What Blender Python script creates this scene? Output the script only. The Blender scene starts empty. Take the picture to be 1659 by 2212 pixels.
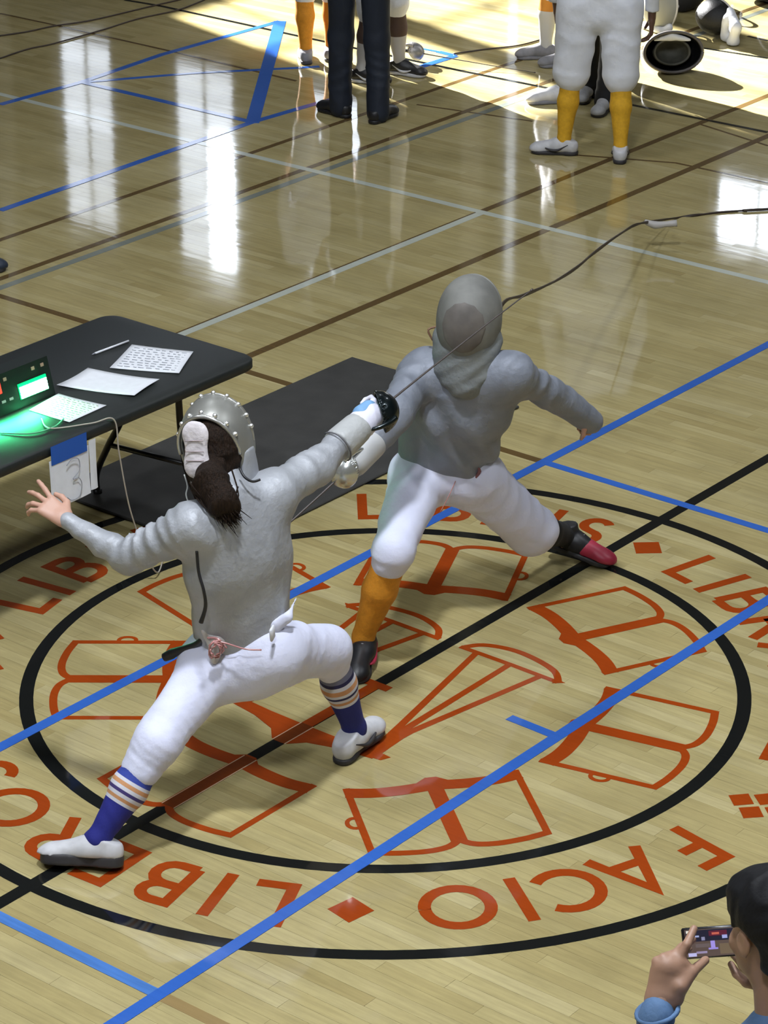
import bpy, math, random
import numpy as np
from mathutils import Vector, Matrix
random.seed(7); RNG=np.random.default_rng(7)
scene=bpy.context.scene
C=scene.collection
# ------------------------------------------------------------------ camera
F=5957.61; PIT=0.424993; ROLL=-0.003104; HC=4.7953
CX,CY,TH=0.00263,9.08133,0.887881          # centre of the floor emblem, court direction
W,H=1659,2212
cam=bpy.data.cameras.new('camera'); camo=bpy.data.objects.new('camera',cam); C.objects.link(camo)
cam.sensor_fit='HORIZONTAL'; cam.sensor_width=36; cam.lens=F*36/W; cam.clip_end=200
_R=Vector((1,0,0)); _U=Vector((0,math.sin(PIT),math.cos(PIT))); _B=Vector((0,-math.cos(PIT),math.sin(PIT)))
_c,_s=math.cos(ROLL),math.sin(ROLL)
_r=_c*_R+_s*_U; _u=-_s*_R+_c*_U
M=Matrix((_r,_u,_B)).transposed().to_4x4(); M.translation=Vector((0,0,HC)); camo.matrix_world=M
scene.camera=camo
# ------------------------------------------------------------------ world, exposure
scene.view_settings.view_transform='Standard'; scene.view_settings.look='None'
scene.view_settings.gamma=1; scene.view_settings.use_curve_mapping=False
scene.view_settings.exposure=0.0
world=bpy.data.worlds.new('world'); scene.world=world; world.use_nodes=True
world.node_tree.nodes['Background'].inputs[0].default_value=(.62,.74,1,1)
world.node_tree.nodes['Background'].inputs[1].default_value=1.3
UX=np.array([math.cos(TH),math.sin(TH)]); VX=np.array([-UX[1],UX[0]])
def uv(u,v,z=0):
    q=np.array([CX,CY])+UX*u+VX*v
    return np.array([q[0],q[1],z])
def ray(px,py):
    x=(px-W/2)/F; y=-(py-H/2)/F
    x,y=_c*x-_s*y,_s*x+_c*y
    return np.array([x,math.cos(PIT)+y*math.sin(PIT),-math.sin(PIT)+y*math.cos(PIT)])
def G(px,py,z=0):
    d=ray(px,py); return np.array([0,0,HC])+d*((z-HC)/d[2])
def P(px,py,Y):
    d=ray(px,py); return np.array([0,0,HC])+d*(Y/d[1])
# sun through the clerestory windows of the left wall
sl=bpy.data.lights.new('sun','SUN'); so=bpy.data.objects.new('sun',sl); C.objects.link(so)
sl.energy=62; sl.angle=math.radians(.55); sl.color=(1,.99,.98)
sd=-.5*UX-1.9*VX; sdir=Vector((sd[0],sd[1],-1)).normalized()
so.rotation_euler=sdir.to_track_quat('-Z','Y').to_euler()
# the hall's high-bay lamps: (u, v, z, power)
LAMPS=[(-2.0,-1.2,8.4,590),(-5.5,3.5,8.4,230),(3.0,4.2,8.4,115),(-6.0,-4.0,8.4,330),(3.0,-5.0,8.4,210),(8.5,-.5,8.4,65),(7.0,3.2,8.4,40)]
# ------------------------------------------------------------------ materials
MATS={}
def mat(name,col,rough=.6,metal=0,noise=0,nscale=20,bump=0,bscale=60,spec=.5,emit=None,est=1,coat=0,ramp=None,stretch=None,sheen=0):
    if name in MATS: return MATS[name]
    m=bpy.data.materials.new(name); m.use_nodes=True; nt=m.node_tree; N=nt.nodes; L=nt.links
    b=N['Principled BSDF']; MATS[name]=m
    b.inputs['Base Color'].default_value=(*col,1); b.inputs['Roughness'].default_value=rough
    b.inputs['Metallic'].default_value=metal; b.inputs['Specular IOR Level'].default_value=spec
    b.inputs['Coat Weight'].default_value=coat; b.inputs['Sheen Weight'].default_value=sheen
    tc=N.new('ShaderNodeTexCoord'); src=tc.outputs['Object']
    if stretch:
        mp=N.new('ShaderNodeMapping'); mp.inputs['Scale'].default_value=stretch; L.new(src,mp.inputs[0]); src=mp.outputs[0]
    colout=None
    if ramp:
        at=N.new('ShaderNodeAttribute'); at.attribute_name='t'
        r=N.new('ShaderNodeValToRGB'); r.color_ramp.interpolation='CONSTANT'
        e=r.color_ramp.elements
        while len(e)>1: e.remove(e[-1])
        for i,(p,c) in enumerate(ramp):
            x=e[0] if i==0 else e.new(p)
            x.position=p; x.color=(*c,1)
        L.new(at.outputs['Fac'],r.inputs[0]); colout=r.outputs[0]; L.new(colout,b.inputs['Base Color'])
    if noise:
        n=N.new('ShaderNodeTexNoise'); n.inputs['Scale'].default_value=nscale; n.inputs['Detail'].default_value=6; L.new(src,n.inputs[0])
        mr=N.new('ShaderNodeMapRange'); mr.inputs[1].default_value=.3; mr.inputs[2].default_value=.7; mr.inputs[3].default_value=1-noise; mr.inputs[4].default_value=1+noise*.6; L.new(n.outputs[0],mr.inputs[0])
        mx=N.new('ShaderNodeMix'); mx.data_type='RGBA'; mx.blend_type='MULTIPLY'; mx.inputs[0].default_value=1
        if colout: L.new(colout,mx.inputs[6])
        else: mx.inputs[6].default_value=(*col,1)
        L.new(mr.outputs[0],mx.inputs[7]); L.new(mx.outputs[2],b.inputs['Base Color'])
    if bump:
        n=N.new('ShaderNodeTexNoise'); n.inputs['Scale'].default_value=bscale; n.inputs['Detail'].default_value=4; L.new(src,n.inputs[0])
        bp=N.new('ShaderNodeBump'); bp.inputs['Strength'].default_value=bump; bp.inputs['Distance'].default_value=.01; L.new(n.outputs[0],bp.inputs['Height']); L.new(bp.outputs[0],b.inputs['Normal'])
    if emit:
        b.inputs['Emission Color'].default_value=(*emit,1); b.inputs['Emission Strength'].default_value=est
    return m
def floor_mat(name,col,amt=1.0,plank=False,edge=None):
    m=bpy.data.materials.new(name); m.use_nodes=True; nt=m.node_tree; N=nt.nodes; L=nt.links; b=N['Principled BSDF']
    tc=N.new('ShaderNodeTexCoord'); mp=N.new('ShaderNodeMapping'); mp.inputs['Rotation'].default_value=(0,0,-TH); L.new(tc.outputs['Object'],mp.inputs[0])
    st=N.new('ShaderNodeMapping'); st.inputs['Scale'].default_value=(26,1.6,1); L.new(mp.outputs[0],st.inputs[0])
    g=N.new('ShaderNodeTexNoise'); g.inputs['Scale'].default_value=2.2; g.inputs['Detail'].default_value=8; g.inputs['Roughness'].default_value=.65; L.new(st.outputs[0],g.inputs[0])
    big=N.new('ShaderNodeTexNoise'); big.inputs['Scale'].default_value=1.9; big.inputs['Detail'].default_value=9; big.inputs['Roughness'].default_value=.6; L.new(mp.outputs[0],big.inputs[0])
    def mix(a,bb,f,bt='MIX'):
        x=N.new('ShaderNodeMix'); x.data_type='RGBA'; x.blend_type=bt
        for sk,v in((6,a),(7,bb)):
            if isinstance(v,tuple): x.inputs[sk].default_value=(*v,1)
            else: L.new(v,x.inputs[sk])
        if isinstance(f,float): x.inputs[0].default_value=f
        else: L.new(f,x.inputs[0])
        return x.outputs[2]
    base=col
    if plank:
        at=N.new('ShaderNodeAttribute'); at.attribute_name='tone'
        r=N.new('ShaderNodeValToRGB'); e=r.color_ramp.elements
        e[0].position=0; e[0].color=(.36,.29,.125,1); e[1].position=1; e[1].color=(.475,.405,.205,1)
        for p,c in((.12,(.395,.325,.145)),(.5,(.42,.35,.16)),(.88,(.445,.375,.18))):
            x=e.new(p); x.color=(*c,1)
        L.new(at.outputs['Fac'],r.inputs[0]); base=r.outputs[0]
    gr=N.new('ShaderNodeMapRange'); gr.inputs[1].default_value=.3; gr.inputs[2].default_value=.72; gr.inputs[3].default_value=.80; gr.inputs[4].default_value=1.12; L.new(g.outputs[0],gr.inputs[0])
    c1=mix(base,gr.outputs[0],.9*amt,'MULTIPLY')
    br=N.new('ShaderNodeMapRange'); br.inputs[1].default_value=.35; br.inputs[2].default_value=.7; br.inputs[3].default_value=.84; br.inputs[4].default_value=1.10; L.new(big.outputs[0],br.inputs[0])
    c2=mix(c1,br.outputs[0],.8*amt,'MULTIPLY'); L.new(c2,b.inputs['Base Color'])
    rr=N.new('ShaderNodeMapRange'); rr.inputs[1].default_value=.3; rr.inputs[2].default_value=.7; rr.inputs[3].default_value=.035; rr.inputs[4].default_value=.085; L.new(big.outputs[0],rr.inputs[0]); L.new(rr.outputs[0],b.inputs['Roughness'])
    w1=N.new('ShaderNodeMapping'); w1.inputs['Scale'].default_value=(17,2.2,1); L.new(mp.outputs[0],w1.inputs[0])
    wn=N.new('ShaderNodeTexNoise'); wn.inputs['Scale'].default_value=1.0; wn.inputs['Detail'].default_value=2; L.new(w1.outputs[0],wn.inputs[0])
    bp=N.new('ShaderNodeBump'); bp.inputs['Strength'].default_value=1; bp.inputs['Distance'].default_value=.00016; L.new(wn.outputs[0],bp.inputs['Height']); L.new(bp.outputs[0],b.inputs['Normal'])
    b.inputs['Specular IOR Level'].default_value=.68
    return m
# ------------------------------------------------------------------ object helpers
BASE={}
def tag(o,label=None,cat=None,group=None,kind=None):
    if label: o['label']=label
    if cat: o['category']=cat
    if group: o['group']=group
    if kind: o['kind']=kind
    return o
def root_base(p):
    while p.parent: p=p.parent
    return BASE[p.name]
def mk(name,V,Fc,m,parent=None,base=None,smooth=True,t=None,flip=False):
    """one mesh object; V in world coordinates"""
    V=np.asarray(V,float)
    b=root_base(parent) if parent else (np.array(base,float) if base is not None else np.zeros(3))
    me=bpy.data.meshes.new(name)
    if isinstance(Fc,np.ndarray) and Fc.ndim==2:
        n=len(Fc); k=Fc.shape[1]
        me.vertices.add(len(V)); me.vertices.foreach_set('co',(V-b).astype(np.float32).ravel())
        me.loops.add(n*k); me.loops.foreach_set('vertex_index',Fc.astype(np.int32).ravel())
        me.polygons.add(n); me.polygons.foreach_set('loop_start',np.arange(0,n*k,k,dtype=np.int32))
        me.update(calc_edges=True)
    else:
        me.from_pydata([tuple(x) for x in (V-b)],[],[tuple(int(i) for i in f) for f in Fc])
    if t is not None:
        a=me.attributes.new('t','FLOAT','POINT'); a.data.foreach_set('value',np.asarray(t,np.float32))
    me.materials.append(m)
    me.polygons.foreach_set('use_smooth',np.full(len(me.polygons),bool(smooth)))
    me.update()
    o=bpy.data.objects.new(name,me); C.objects.link(o)
    if parent: o.parent=parent
    else:
        o.location=b; BASE[o.name]=b
    return o
def empty(name,base,label,cat,group=None,kind=None):
    o=bpy.data.objects.new(name,None); C.objects.link(o); o.location=base; o.empty_display_size=.1
    BASE[o.name]=np.array(base,float); tag(o,label,cat,group,kind); return o
def join(parts):
    V=[];Fs=[];n=0
    for v,f in parts:
        V.append(np.asarray(v,float)); Fs+=[[int(i)+n for i in x] for x in f]; n+=len(v)
    return np.concatenate(V),Fs
def box(c,s,R=None,bev=0):
    c=np.array(c,float); hx,hy,hz=[x/2 for x in s]
    if bev:
        b=min(bev,hx*.99,hy*.99,hz*.99); V=[]
        for sx in(-1,1):
            for sy in(-1,1):
                for sz in(-1,1):
                    V+=[(sx*(hx-b),sy*(hy-b),sz*hz),(sx*(hx-b),sy*hy,sz*(hz-b)),(sx*hx,sy*(hy-b),sz*(hz-b))]
        V=np.array(V); i=lambda sx,sy,sz,k:((sx*2+sy)*2+sz)*3+k
        Fs=[]
        for s_ in(0,1):
            Fs.append([i(0,0,s_,0),i(1,0,s_,0),i(1,1,s_,0),i(0,1,s_,0)]); Fs.append([i(0,s_,0,1),i(1,s_,0,1),i(1,s_,1,1),i(0,s_,1,1)]); Fs.append([i(s_,0,0,2),i(s_,1,0,2),i(s_,1,1,2),i(s_,0,1,2)])
            for q in(0,1):
                Fs.append([i(0,s_,q,0),i(1,s_,q,0),i(1,s_,q,1),i(0,s_,q,1)])
                Fs.append([i(s_,0,q,0),i(s_,1,q,0),i(s_,1,q,2),i(s_,0,q,2)])
                Fs.append([i(s_,q,0,1),i(s_,q,1,1),i(s_,q,1,2),i(s_,q,0,2)])
                for w in(0,1): Fs.append([i(s_,q,w,0),i(s_,q,w,1),i(s_,q,w,2)])
    else:
        V=np.array([(x,y,z) for x in(-hx,hx) for y in(-hy,hy) for z in(-hz,hz)])
        Fs=[[0,1,3,2],[4,6,7,5],[0,4,5,1],[2,3,7,6],[0,2,6,4],[1,5,7,3]]
    if R is not None: V=V@np.asarray(R,float).T
    # orient faces outwards
    out=[]
    for f in Fs:
        p=V[f]; n=np.cross(p[1]-p[0],p[2]-p[0])
        out.append(f if n@p.mean(0)>0 else f[::-1])
    return V+c,out
RC=np.array([[UX[0],VX[0],0],[UX[1],VX[1],0],[0,0,1]])        # columns: court u, v, z in world
def cbox(u0,u1,v0,v1,z0,z1,bev=0):
    return box(uv((u0+u1)/2,(v0+v1)/2,(z0+z1)/2),(abs(u1-u0),abs(v1-v0),abs(z1-z0)),RC,bev)
def frame(d,up=(0,0,1)):
    """rotation whose columns are forward d, side, up"""
    d=np.array(d,float); d/=np.linalg.norm(d); up=np.array(up,float)
    s=np.cross(up,d); s/=np.linalg.norm(s); u=np.cross(d,s)
    return np.stack([d,s,u],1)
def tube(pts,r,seg=8,caps=True,sm=0):
    pts=np.array(pts,float)
    if sm:
        q=[]
        n=len(pts)
        for i in range(n-1):
            p0,p1,p2,p3=pts[max(i-1,0)],pts[i],pts[i+1],pts[min(i+2,n-1)]
            for k in range(sm):
                t=k/sm; q.append(.5*((2*p1)+(-p0+p2)*t+(2*p0-5*p1+4*p2-p3)*t*t+(-p0+3*p1-3*p2+p3)*t**3))
        q.append(pts[-1]); 
        if not np.isscalar(r): r=np.interp(np.linspace(0,n-1,len(q)),range(n),r)
        pts=np.array(q)
    n=len(pts); r=np.full(n,r) if np.isscalar(r) else np.array(r,float)
    T=np.gradient(pts,axis=0); T/=np.linalg.norm(T,axis=1)[:,None]+1e-12
    a=np.array([0,0,1.]) if abs(T[0][2])<.9 else np.array([1.,0,0])
    s=np.cross(a,T[0]); s/=np.linalg.norm(s); V=[]
    for i in range(n):
        s=s-T[i]*(s@T[i]); s/=np.linalg.norm(s); w=np.cross(T[i],s)
        for k in range(seg):
            an=2*math.pi*k/seg; V.append(pts[i]+r[i]*(math.cos(an)*s+math.sin(an)*w))
    Fs=[[i*seg+k,i*seg+(k+1)%seg,(i+1)*seg+(k+1)%seg,(i+1)*seg+k] for i in range(n-1) for k in range(seg)]
    if caps: Fs+=[list(range(seg))[::-1],[(n-1)*seg+k for k in range(seg)]]
    return np.array(V),Fs
def ribbon(pts,w,z=0.0009,closed=False):
    """painted stripe lying on the floor, with a small thickness"""
    p=np.array(pts,float)[:,:2]; n=len(p)
    w=np.full(n,w) if np.isscalar(w) else np.array(w,float)
    L=[];Rr=[]
    for i in range(n):
        if closed: a,b=p[i-1],p[(i+1)%n]
        else: a,b=p[max(i-1,0)],p[min(i+1,n-1)]
        d1=p[i]-a; d2=b-p[i]
        if np.linalg.norm(d1)<1e-9: d1=d2
        if np.linalg.norm(d2)<1e-9: d2=d1
        d1=d1/np.linalg.norm(d1); d2=d2/np.linalg.norm(d2)
        n1=np.array([-d1[1],d1[0]]); n2=np.array([-d2[1],d2[0]]); m=n1+n2; m/=max(np.linalg.norm(m),1e-6)
        k=w[i]/2/max(m@n1,.45); L.append(p[i]+m*k); Rr.append(p[i]-m*k)
    V=[]
    for i in range(n): V+=[(*L[i],z),(*Rr[i],z),(*L[i],0),(*Rr[i],0)]
    Fs=[]
    for i in range(n if closed else n-1):
        a=4*i; b=4*((i+1)%n)
        Fs+=[[a+1,b+1,b,a],[a,b,b+2,a+2],[b+1,a+1,a+3,b+3]]
    if not closed: Fs+=[[0,2,3,1],[4*n-4,4*n-3,4*n-1,4*n-2]]
    return np.array(V),Fs
def plate(pts,z=0.0009,z0=0):
    p=np.array(pts,float)[:,:2]; n=len(p)
    ar=sum(p[i][0]*p[(i+1)%n][1]-p[(i+1)%n][0]*p[i][1] for i in range(n))
    if ar<0: p=p[::-1]
    V=[(*q,z) for q in p]+[(*q,z0) for q in p]
    return np.array(V),[list(range(n))]+[[i,i+n,(i+1)%n+n,(i+1)%n] for i in range(n)]
# ------------------------------------------------------------------ implicit surfaces (smooth unions meshed by surface nets)
class Blob:
    def __init__(s): s.pr=[]; s.cuts=[]
    def cone(s,a,b,ra,rb,k=.03,flat=None,folds=None,sub=False):
        a=np.array(a,float);b=np.array(b,float); R=max(ra,rb)*(1.0 if flat is None else max(1,flat[1]))+(folds[0] if folds else 0)
        def f(Q):
            ba=b-a; q=Q-a; t=np.clip((q@ba)/(ba@ba+1e-12),0,1); q=q-t[:,None]*ba
            if flat is not None:
                nn=np.array(flat[0],float); nn/=np.linalg.norm(nn); q=q+nn*((q@nn)*(1/flat[1]-1))[:,None]
            r=ra+(rb-ra)*t
            if folds:
                am,fr,ph=folds[:3]; Lb=np.linalg.norm(ba)
                a_=2*math.pi*fr*t*Lb+ph+2.2*np.sin(11*Q[:,0]+9*Q[:,2]+ph)+1.7*np.sin(21*Q[:,1]-13*Q[:,0]); r=r+am*(1-2*np.abs(np.sin(a_*.5)))*(.6+.5*np.sin(15*Q[:,2]+9*Q[:,1]+ph))
            return np.sqrt((q*q).sum(1))-r
        s.pr.append((f,np.minimum(a,b)-R,np.maximum(a,b)+R,k,sub)); return s
    def chain(s,pts,rs,**kw):
        for i in range(len(pts)-1): s.cone(pts[i],pts[i+1],rs[i],rs[i+1],**kw)
        return s
    def ell(s,c,r,R=None,k=.03,sub=False):
        c=np.array(c,float); r=np.array(r,float); R=np.eye(3) if R is None else np.asarray(R,float); m=r.max()
        def f(Q):
            q=(Q-c)@R/r; l=np.sqrt((q*q).sum(1)); g=np.sqrt(((q/r)**2).sum(1))+1e-9
            return l*(l-1)/g
        s.pr.append((f,c-m,c+m,k,sub)); return s
    def cut(s,p,n,wav=0):
        s.cuts.append((np.array(p,float),np.array(n,float)/np.linalg.norm(n),wav)); return s
    def mesh(s,vox=.01,disp=None):
        pos=[p for p in s.pr if not p[4]]
        lo=np.min([p[1] for p in pos],0)-2.5*vox-.01; hi=np.max([p[2] for p in pos],0)+2.5*vox+.01
        n=np.ceil((hi-lo)/vox).astype(int)+1
        ax=[lo[i]+vox*np.arange(n[i]) for i in range(3)]
        Fd=np.full(n,.5,np.float32)
        for f,a,b,k,sub in s.pr:
            i0=np.maximum(((a-lo-k-2.5*vox)/vox).astype(int),0); i1=np.minimum(((b-lo+k+2.5*vox)/vox).astype(int)+2,n)
            if (i1<=i0).any(): continue
            X,Y,Z=np.meshgrid(ax[0][i0[0]:i1[0]],ax[1][i0[1]:i1[1]],ax[2][i0[2]:i1[2]],indexing='ij')
            d=f(np.stack([X.ravel(),Y.ravel(),Z.ravel()],1)).reshape(X.shape).astype(np.float32)
            sl_=tuple(slice(i0[i],i1[i]) for i in range(3)); A=Fd[sl_]
            if sub: Fd[sl_]=np.maximum(A,-d)
            else:
                h=np.clip(.5+.5*(A-d)/k,0,1); Fd[sl_]=A*(1-h)+d*h-k*h*(1-h)
        if disp or s.cuts:
            near=np.abs(Fd)<.06 if not s.cuts else Fd<.06
            idx=np.nonzero(near); Q=np.stack([ax[i][idx[i]] for i in range(3)],1); val=Fd[idx]
            if disp: val=val-disp(Q)
            for p,nn,wav in s.cuts:
                dd=(Q-p)@nn
                if wav: dd=dd+wav*np.sin(Q[:,0]*23+Q[:,1]*31)+wav*.6*np.sin(Q[:,0]*51-Q[:,1]*43)
                val=np.maximum(val,dd)
            Fd[idx]=val
        return surface_nets(Fd,lo,vox)
def surface_nets(Fd,lo,vox):
    ins=Fd<0
    c=[ins[i:ins.shape[0]-1+i,j:ins.shape[1]-1+j,k:ins.shape[2]-1+k] for i in(0,1) for j in(0,1) for k in(0,1)]
    cnt=sum(x.astype(np.int8) for x in c); act=(cnt>0)&(cnt<8)
    ii=np.nonzero(act); idn=np.full(act.shape,-1,np.int64); idn[ii]=np.arange(len(ii[0]))
    base=np.stack(ii,1); acc=np.zeros((len(base),3)); num=np.zeros(len(base))
    for axn in range(3):
        for a in(0,1):
            for b in(0,1):
                o=[0,0,0]; oth=[x for x in range(3) if x!=axn]; o[oth[0]]=a; o[oth[1]]=b
                e=list(o); e[axn]=1
                f0=Fd[ii[0]+o[0],ii[1]+o[1],ii[2]+o[2]]; f1=Fd[ii[0]+e[0],ii[1]+e[1],ii[2]+e[2]]
                m=(f0<0)!=(f1<0); t=np.where(m,f0/np.where(m,f0-f1,1),0)
                p=np.tile(np.array(o,float),(len(base),1)); p[:,axn]=t
                acc[m]+=p[m]; num[m]+=1
    V=lo+(base+acc/num[:,None])*vox
    Fq=[]
    for axn in range(3):
        o1,o2=[x for x in range(3) if x!=axn]
        s0=[slice(None)]*3; s1=[slice(None)]*3; s0[axn]=slice(0,-1); s1[axn]=slice(1,None)
        A=ins[tuple(s0)]; B=ins[tuple(s1)]; e=np.nonzero(A!=B); E=np.stack(e,1)
        ok=(E[:,o1]>0)&(E[:,o2]>0)&(E[:,o1]<act.shape[o1])&(E[:,o2]<act.shape[o2]); E=E[ok]
        a=A[tuple(E.T)]
        def g(d1,d2):
            q=E.copy(); q[:,o1]-=d1; q[:,o2]-=d2; return idn[tuple(q.T)]
        q=np.stack([g(1,1),g(0,1),g(0,0),g(1,0)],1)
        fl=a if axn!=1 else ~a
        q[~fl]=q[~fl][:,::-1]; Fq.append(q)
    Fq=np.concatenate(Fq); Fq=Fq[(Fq>=0).all(1)]
    # one gentle smoothing pass
    for _ in range(2):
        S=np.zeros_like(V); n=np.zeros(len(V))
        for k in range(4):
            np.add.at(S,Fq[:,k],V[Fq[:,(k+1)%4]]+V[Fq[:,(k-1)%4]]); np.add.at(n,Fq[:,k],2)
        n[n==0]=1; V=V*.5+S/n[:,None]*.5
    return V,Fq
def joinq(parts):
    V=[];Q=[];n=0
    for v,f in parts: V.append(v);Q.append(np.asarray(f)+n);n+=len(v)
    return np.concatenate(V),np.concatenate(Q)
def xf(VF,R,o,s=1): return (VF[0]*s)@np.asarray(R).T+np.array(o),VF[1]
def wrinkle(amp,sc,seed=0):
    r=np.random.default_rng(seed); A=r.normal(size=(5,3)); A/=np.linalg.norm(A,axis=1)[:,None]; ph=r.uniform(0,6,5)
    def f(Q):
        v=0; rd=amp>=.0025
        w=np.sin(Q@A[3]*sc*.6+ph[3])*1.5+np.sin(Q@A[4]*sc*.45+ph[4])*1.5
        for i in range(3): v=v+((1.2-2.4*np.abs(np.sin((Q@A[i]*sc*(1+.45*i)+ph[i]+w)*.5))**.8) if rd else np.sin(Q@A[i]*sc*(1+.45*i)+ph[i]+w))/(1+.5*i)
        return amp*v*.6
    return f
# ================================================================== THE HALL
M_wall=mat('wall_paint',(.17,.15,.12),.8,noise=.08,nscale=3)
M_ceil=mat('ceiling_paint',(.16,.155,.15),.85,noise=.06,nscale=2)
M_frame=mat('window_frame_paint',(.12,.12,.12),.5)
U0,U1,V0,V1,ZC=-11,14,-9.5,17.5,9.0
def wall(name,axis,pos,a0,a1,holes,th=.25):
    """wall of constant u (axis 'u') or v; holes = (a0,a1,z0,z1)"""
    parts=[]; holes=sorted(holes); a=a0
    def bx(x0,x1,z0,z1):
        if x1-x0<1e-4 or z1-z0<1e-4: return
        parts.append(cbox(pos,pos+th,x0,x1,z0,z1) if axis=='u' else cbox(x0,x1,pos,pos+th,z0,z1))
    for h in holes:
        bx(a,h[0],0,ZC); bx(h[0],h[1],0,h[2]); bx(h[0],h[1],h[3],ZC); a=h[1]
    bx(a,a1,0,ZC)
    V,Fs=join(parts); o=mk(name,V,Fs,M_wall,base=(0,0,0),smooth=False); tag(o,kind='structure'); return o
farwin=[(5.62,7.47,2.93,3.62),(9.72,9.93,.9,4.6),(17.05,17.22,.9,3.9),(11.62,12.54,2.96,5.3),(13.45,14.39,2.96,5.3),(15.25,16.14,2.96,5.2)]  # the two narrow slits are added glowing strips for pale floor streaks
leftwin=[(9.4,10.55,5.3,7.25),(10.75,12.2,5.3,7.9),(12.4,13.5,5.3,7.9)]
wall('wall_far','u',U1,V0-.25,V1+.25,farwin)
wall('wall_left','v',V1,U0,U1,leftwin)
wall('wall_right','v',V0-.25,U0,U1,[])
wall('wall_back','u',U0-.25,V0-.25,V1+.25,[])
V_,F_=cbox(U0-.25,U1+.25,V0-.25,V1+.25,ZC,ZC+.2); tag(mk('ceiling',V_,F_,M_ceil,base=(0,0,0),smooth=False),kind='structure')
for nm,b in(('baseboard_far',cbox(U1-.02,U1,V0,V1,0,.12)),('baseboard_left',cbox(U0,U1-.02,V1-.02,V1,0,.12))):
    tag(mk(nm,b[0],b[1],mat('baseboard_dark',(.03,.03,.03),.5),base=(0,0,0),smooth=False),kind='structure')
# pale pilasters on the far wall
for i,(v,zt) in enumerate(((10.2,8.9),(16.9,8.9))):
    b=cbox(U1-.12,U1-.001,v-.11,v+.11,.12,zt,.01); tag(mk('trim_%d'%(i+1),b[0],b[1],mat('white_pilaster',(.85,.83,.78),.5,emit=None),base=(0,0,0),smooth=False),kind='structure')
# windows: frame, glazing bars and daylight-filled frosted panes; the two slits are added glow
def pane_mat(k,s):
    return mat('frosted_pane_%d'%k,(.6,.65,.7),.4,emit=(.80,.88,1.0),est=s)
wn=0
for (a0,a1,z0,z1),nv,nz,br in ((farwin[1],1,8,lambda i,j:1.5),(farwin[2],1,8,lambda i,j:1.1),(farwin[0],4,2,lambda i,j:11),(farwin[3],2,6,lambda i,j:3.2 if i else 4.6 if j<4 else 3),
        (farwin[4],2,6,lambda i,j:(14 if (i==0 and j>=2) else 3.4 if j>=1 else 2.8)),(farwin[5],2,6,lambda i,j:(2.9,2.6,3.5,2.4,2.7,3.0)[j]*(1+.1*i))):
    wn+=1; w=empty('window_%d'%wn,uv(U1+.1,(a0+a1)/2,z0),None,None,kind='structure')
    t=.05 if a1-a0>.3 else .02; fr=[cbox(U1+.06,U1+.14,a0,a1,z0,z0+t),cbox(U1+.06,U1+.14,a0,a1,z1-t,z1),cbox(U1+.06,U1+.14,a0,a0+t,z0+t,z1-t),cbox(U1+.06,U1+.14,a1-t,a1,z0+t,z1-t)]
    V_,F_=join(fr); mk('window_frame',V_,F_,M_frame,w,smooth=False)
    va=np.linspace(a0+t,a1-t,nv+1); za=np.linspace(z0+t,z1-t,nz+1)
    for x in va[1:-1]: b=cbox(U1+.07,U1+.13,x-.012,x+.012,z0+t,z1-t); mk('glazing_bar',*b,M_frame,w,smooth=False)
    for z in za[1:-1]: b=cbox(U1+.07,U1+.13,a0+t,a1-t,z-.012,z+.012); mk('glazing_bar',*b,M_frame,w,smooth=False)
    for i in range(nv):
        for j in range(nz):
            s=br(i,j); b=cbox(U1+.095,U1+.105,va[i]+.012,va[i+1]-.012,za[j]+.012,za[j+1]-.012)
            mk('pane',*b,pane_mat(int(s*10),s),w,smooth=False)
gm=bpy.data.materials.new('clear_glass'); gm.use_nodes=True; N_=gm.node_tree.nodes; L_=gm.node_tree.links
N_.remove(N_['Principled BSDF']); tr=N_.new('ShaderNodeBsdfTransparent'); gl=N_.new('ShaderNodeBsdfGlossy'); gl.inputs['Roughness'].default_value=.02; mx=N_.new('ShaderNodeMixShader'); mx.inputs[0].default_value=.08
L_.new(tr.outputs[0],mx.inputs[1]); L_.new(gl.outputs[0],mx.inputs[2]); L_.new(mx.outputs[0],N_['Material Output'].inputs[0])
for (a0,a1,z0,z1) in leftwin:
    wn+=1; w=empty('window_%d'%wn,uv((a0+a1)/2,V1+.1,z0),None,None,kind='structure'); t=.06
    V_,F_=join([cbox(a0,a1,V1+.06,V1+.14,z0,z0+t),cbox(a0,a1,V1+.06,V1+.14,z1-t,z1),cbox(a0,a0+t,V1+.06,V1+.14,z0+t,z1-t),cbox(a1-t,a1,V1+.06,V1+.14,z0+t,z1-t)])
    mk('window_frame',V_,F_,M_frame,w,smooth=False)
    va=np.linspace(a0+t,a1-t,3); za=np.linspace(z0+t,z1-t,4)
    b=cbox(va[1]-.015,va[1]+.015,V1+.07,V1+.13,z0+t,z1-t); mk('glazing_bar',*b,M_frame,w,smooth=False)
    for z in za[1:-1]: b=cbox(a0+t,a1-t,V1+.07,V1+.13,z-.015,z+.015); mk('glazing_bar',*b,M_frame,w,smooth=False)
    for i in range(2):
        for j in range(3):
            b=cbox(va[i]+.015,va[i+1]-.015,V1+.097,V1+.103,za[j]+.015,za[j+1]-.015); mk('pane',*b,gm,w,smooth=False)
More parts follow.
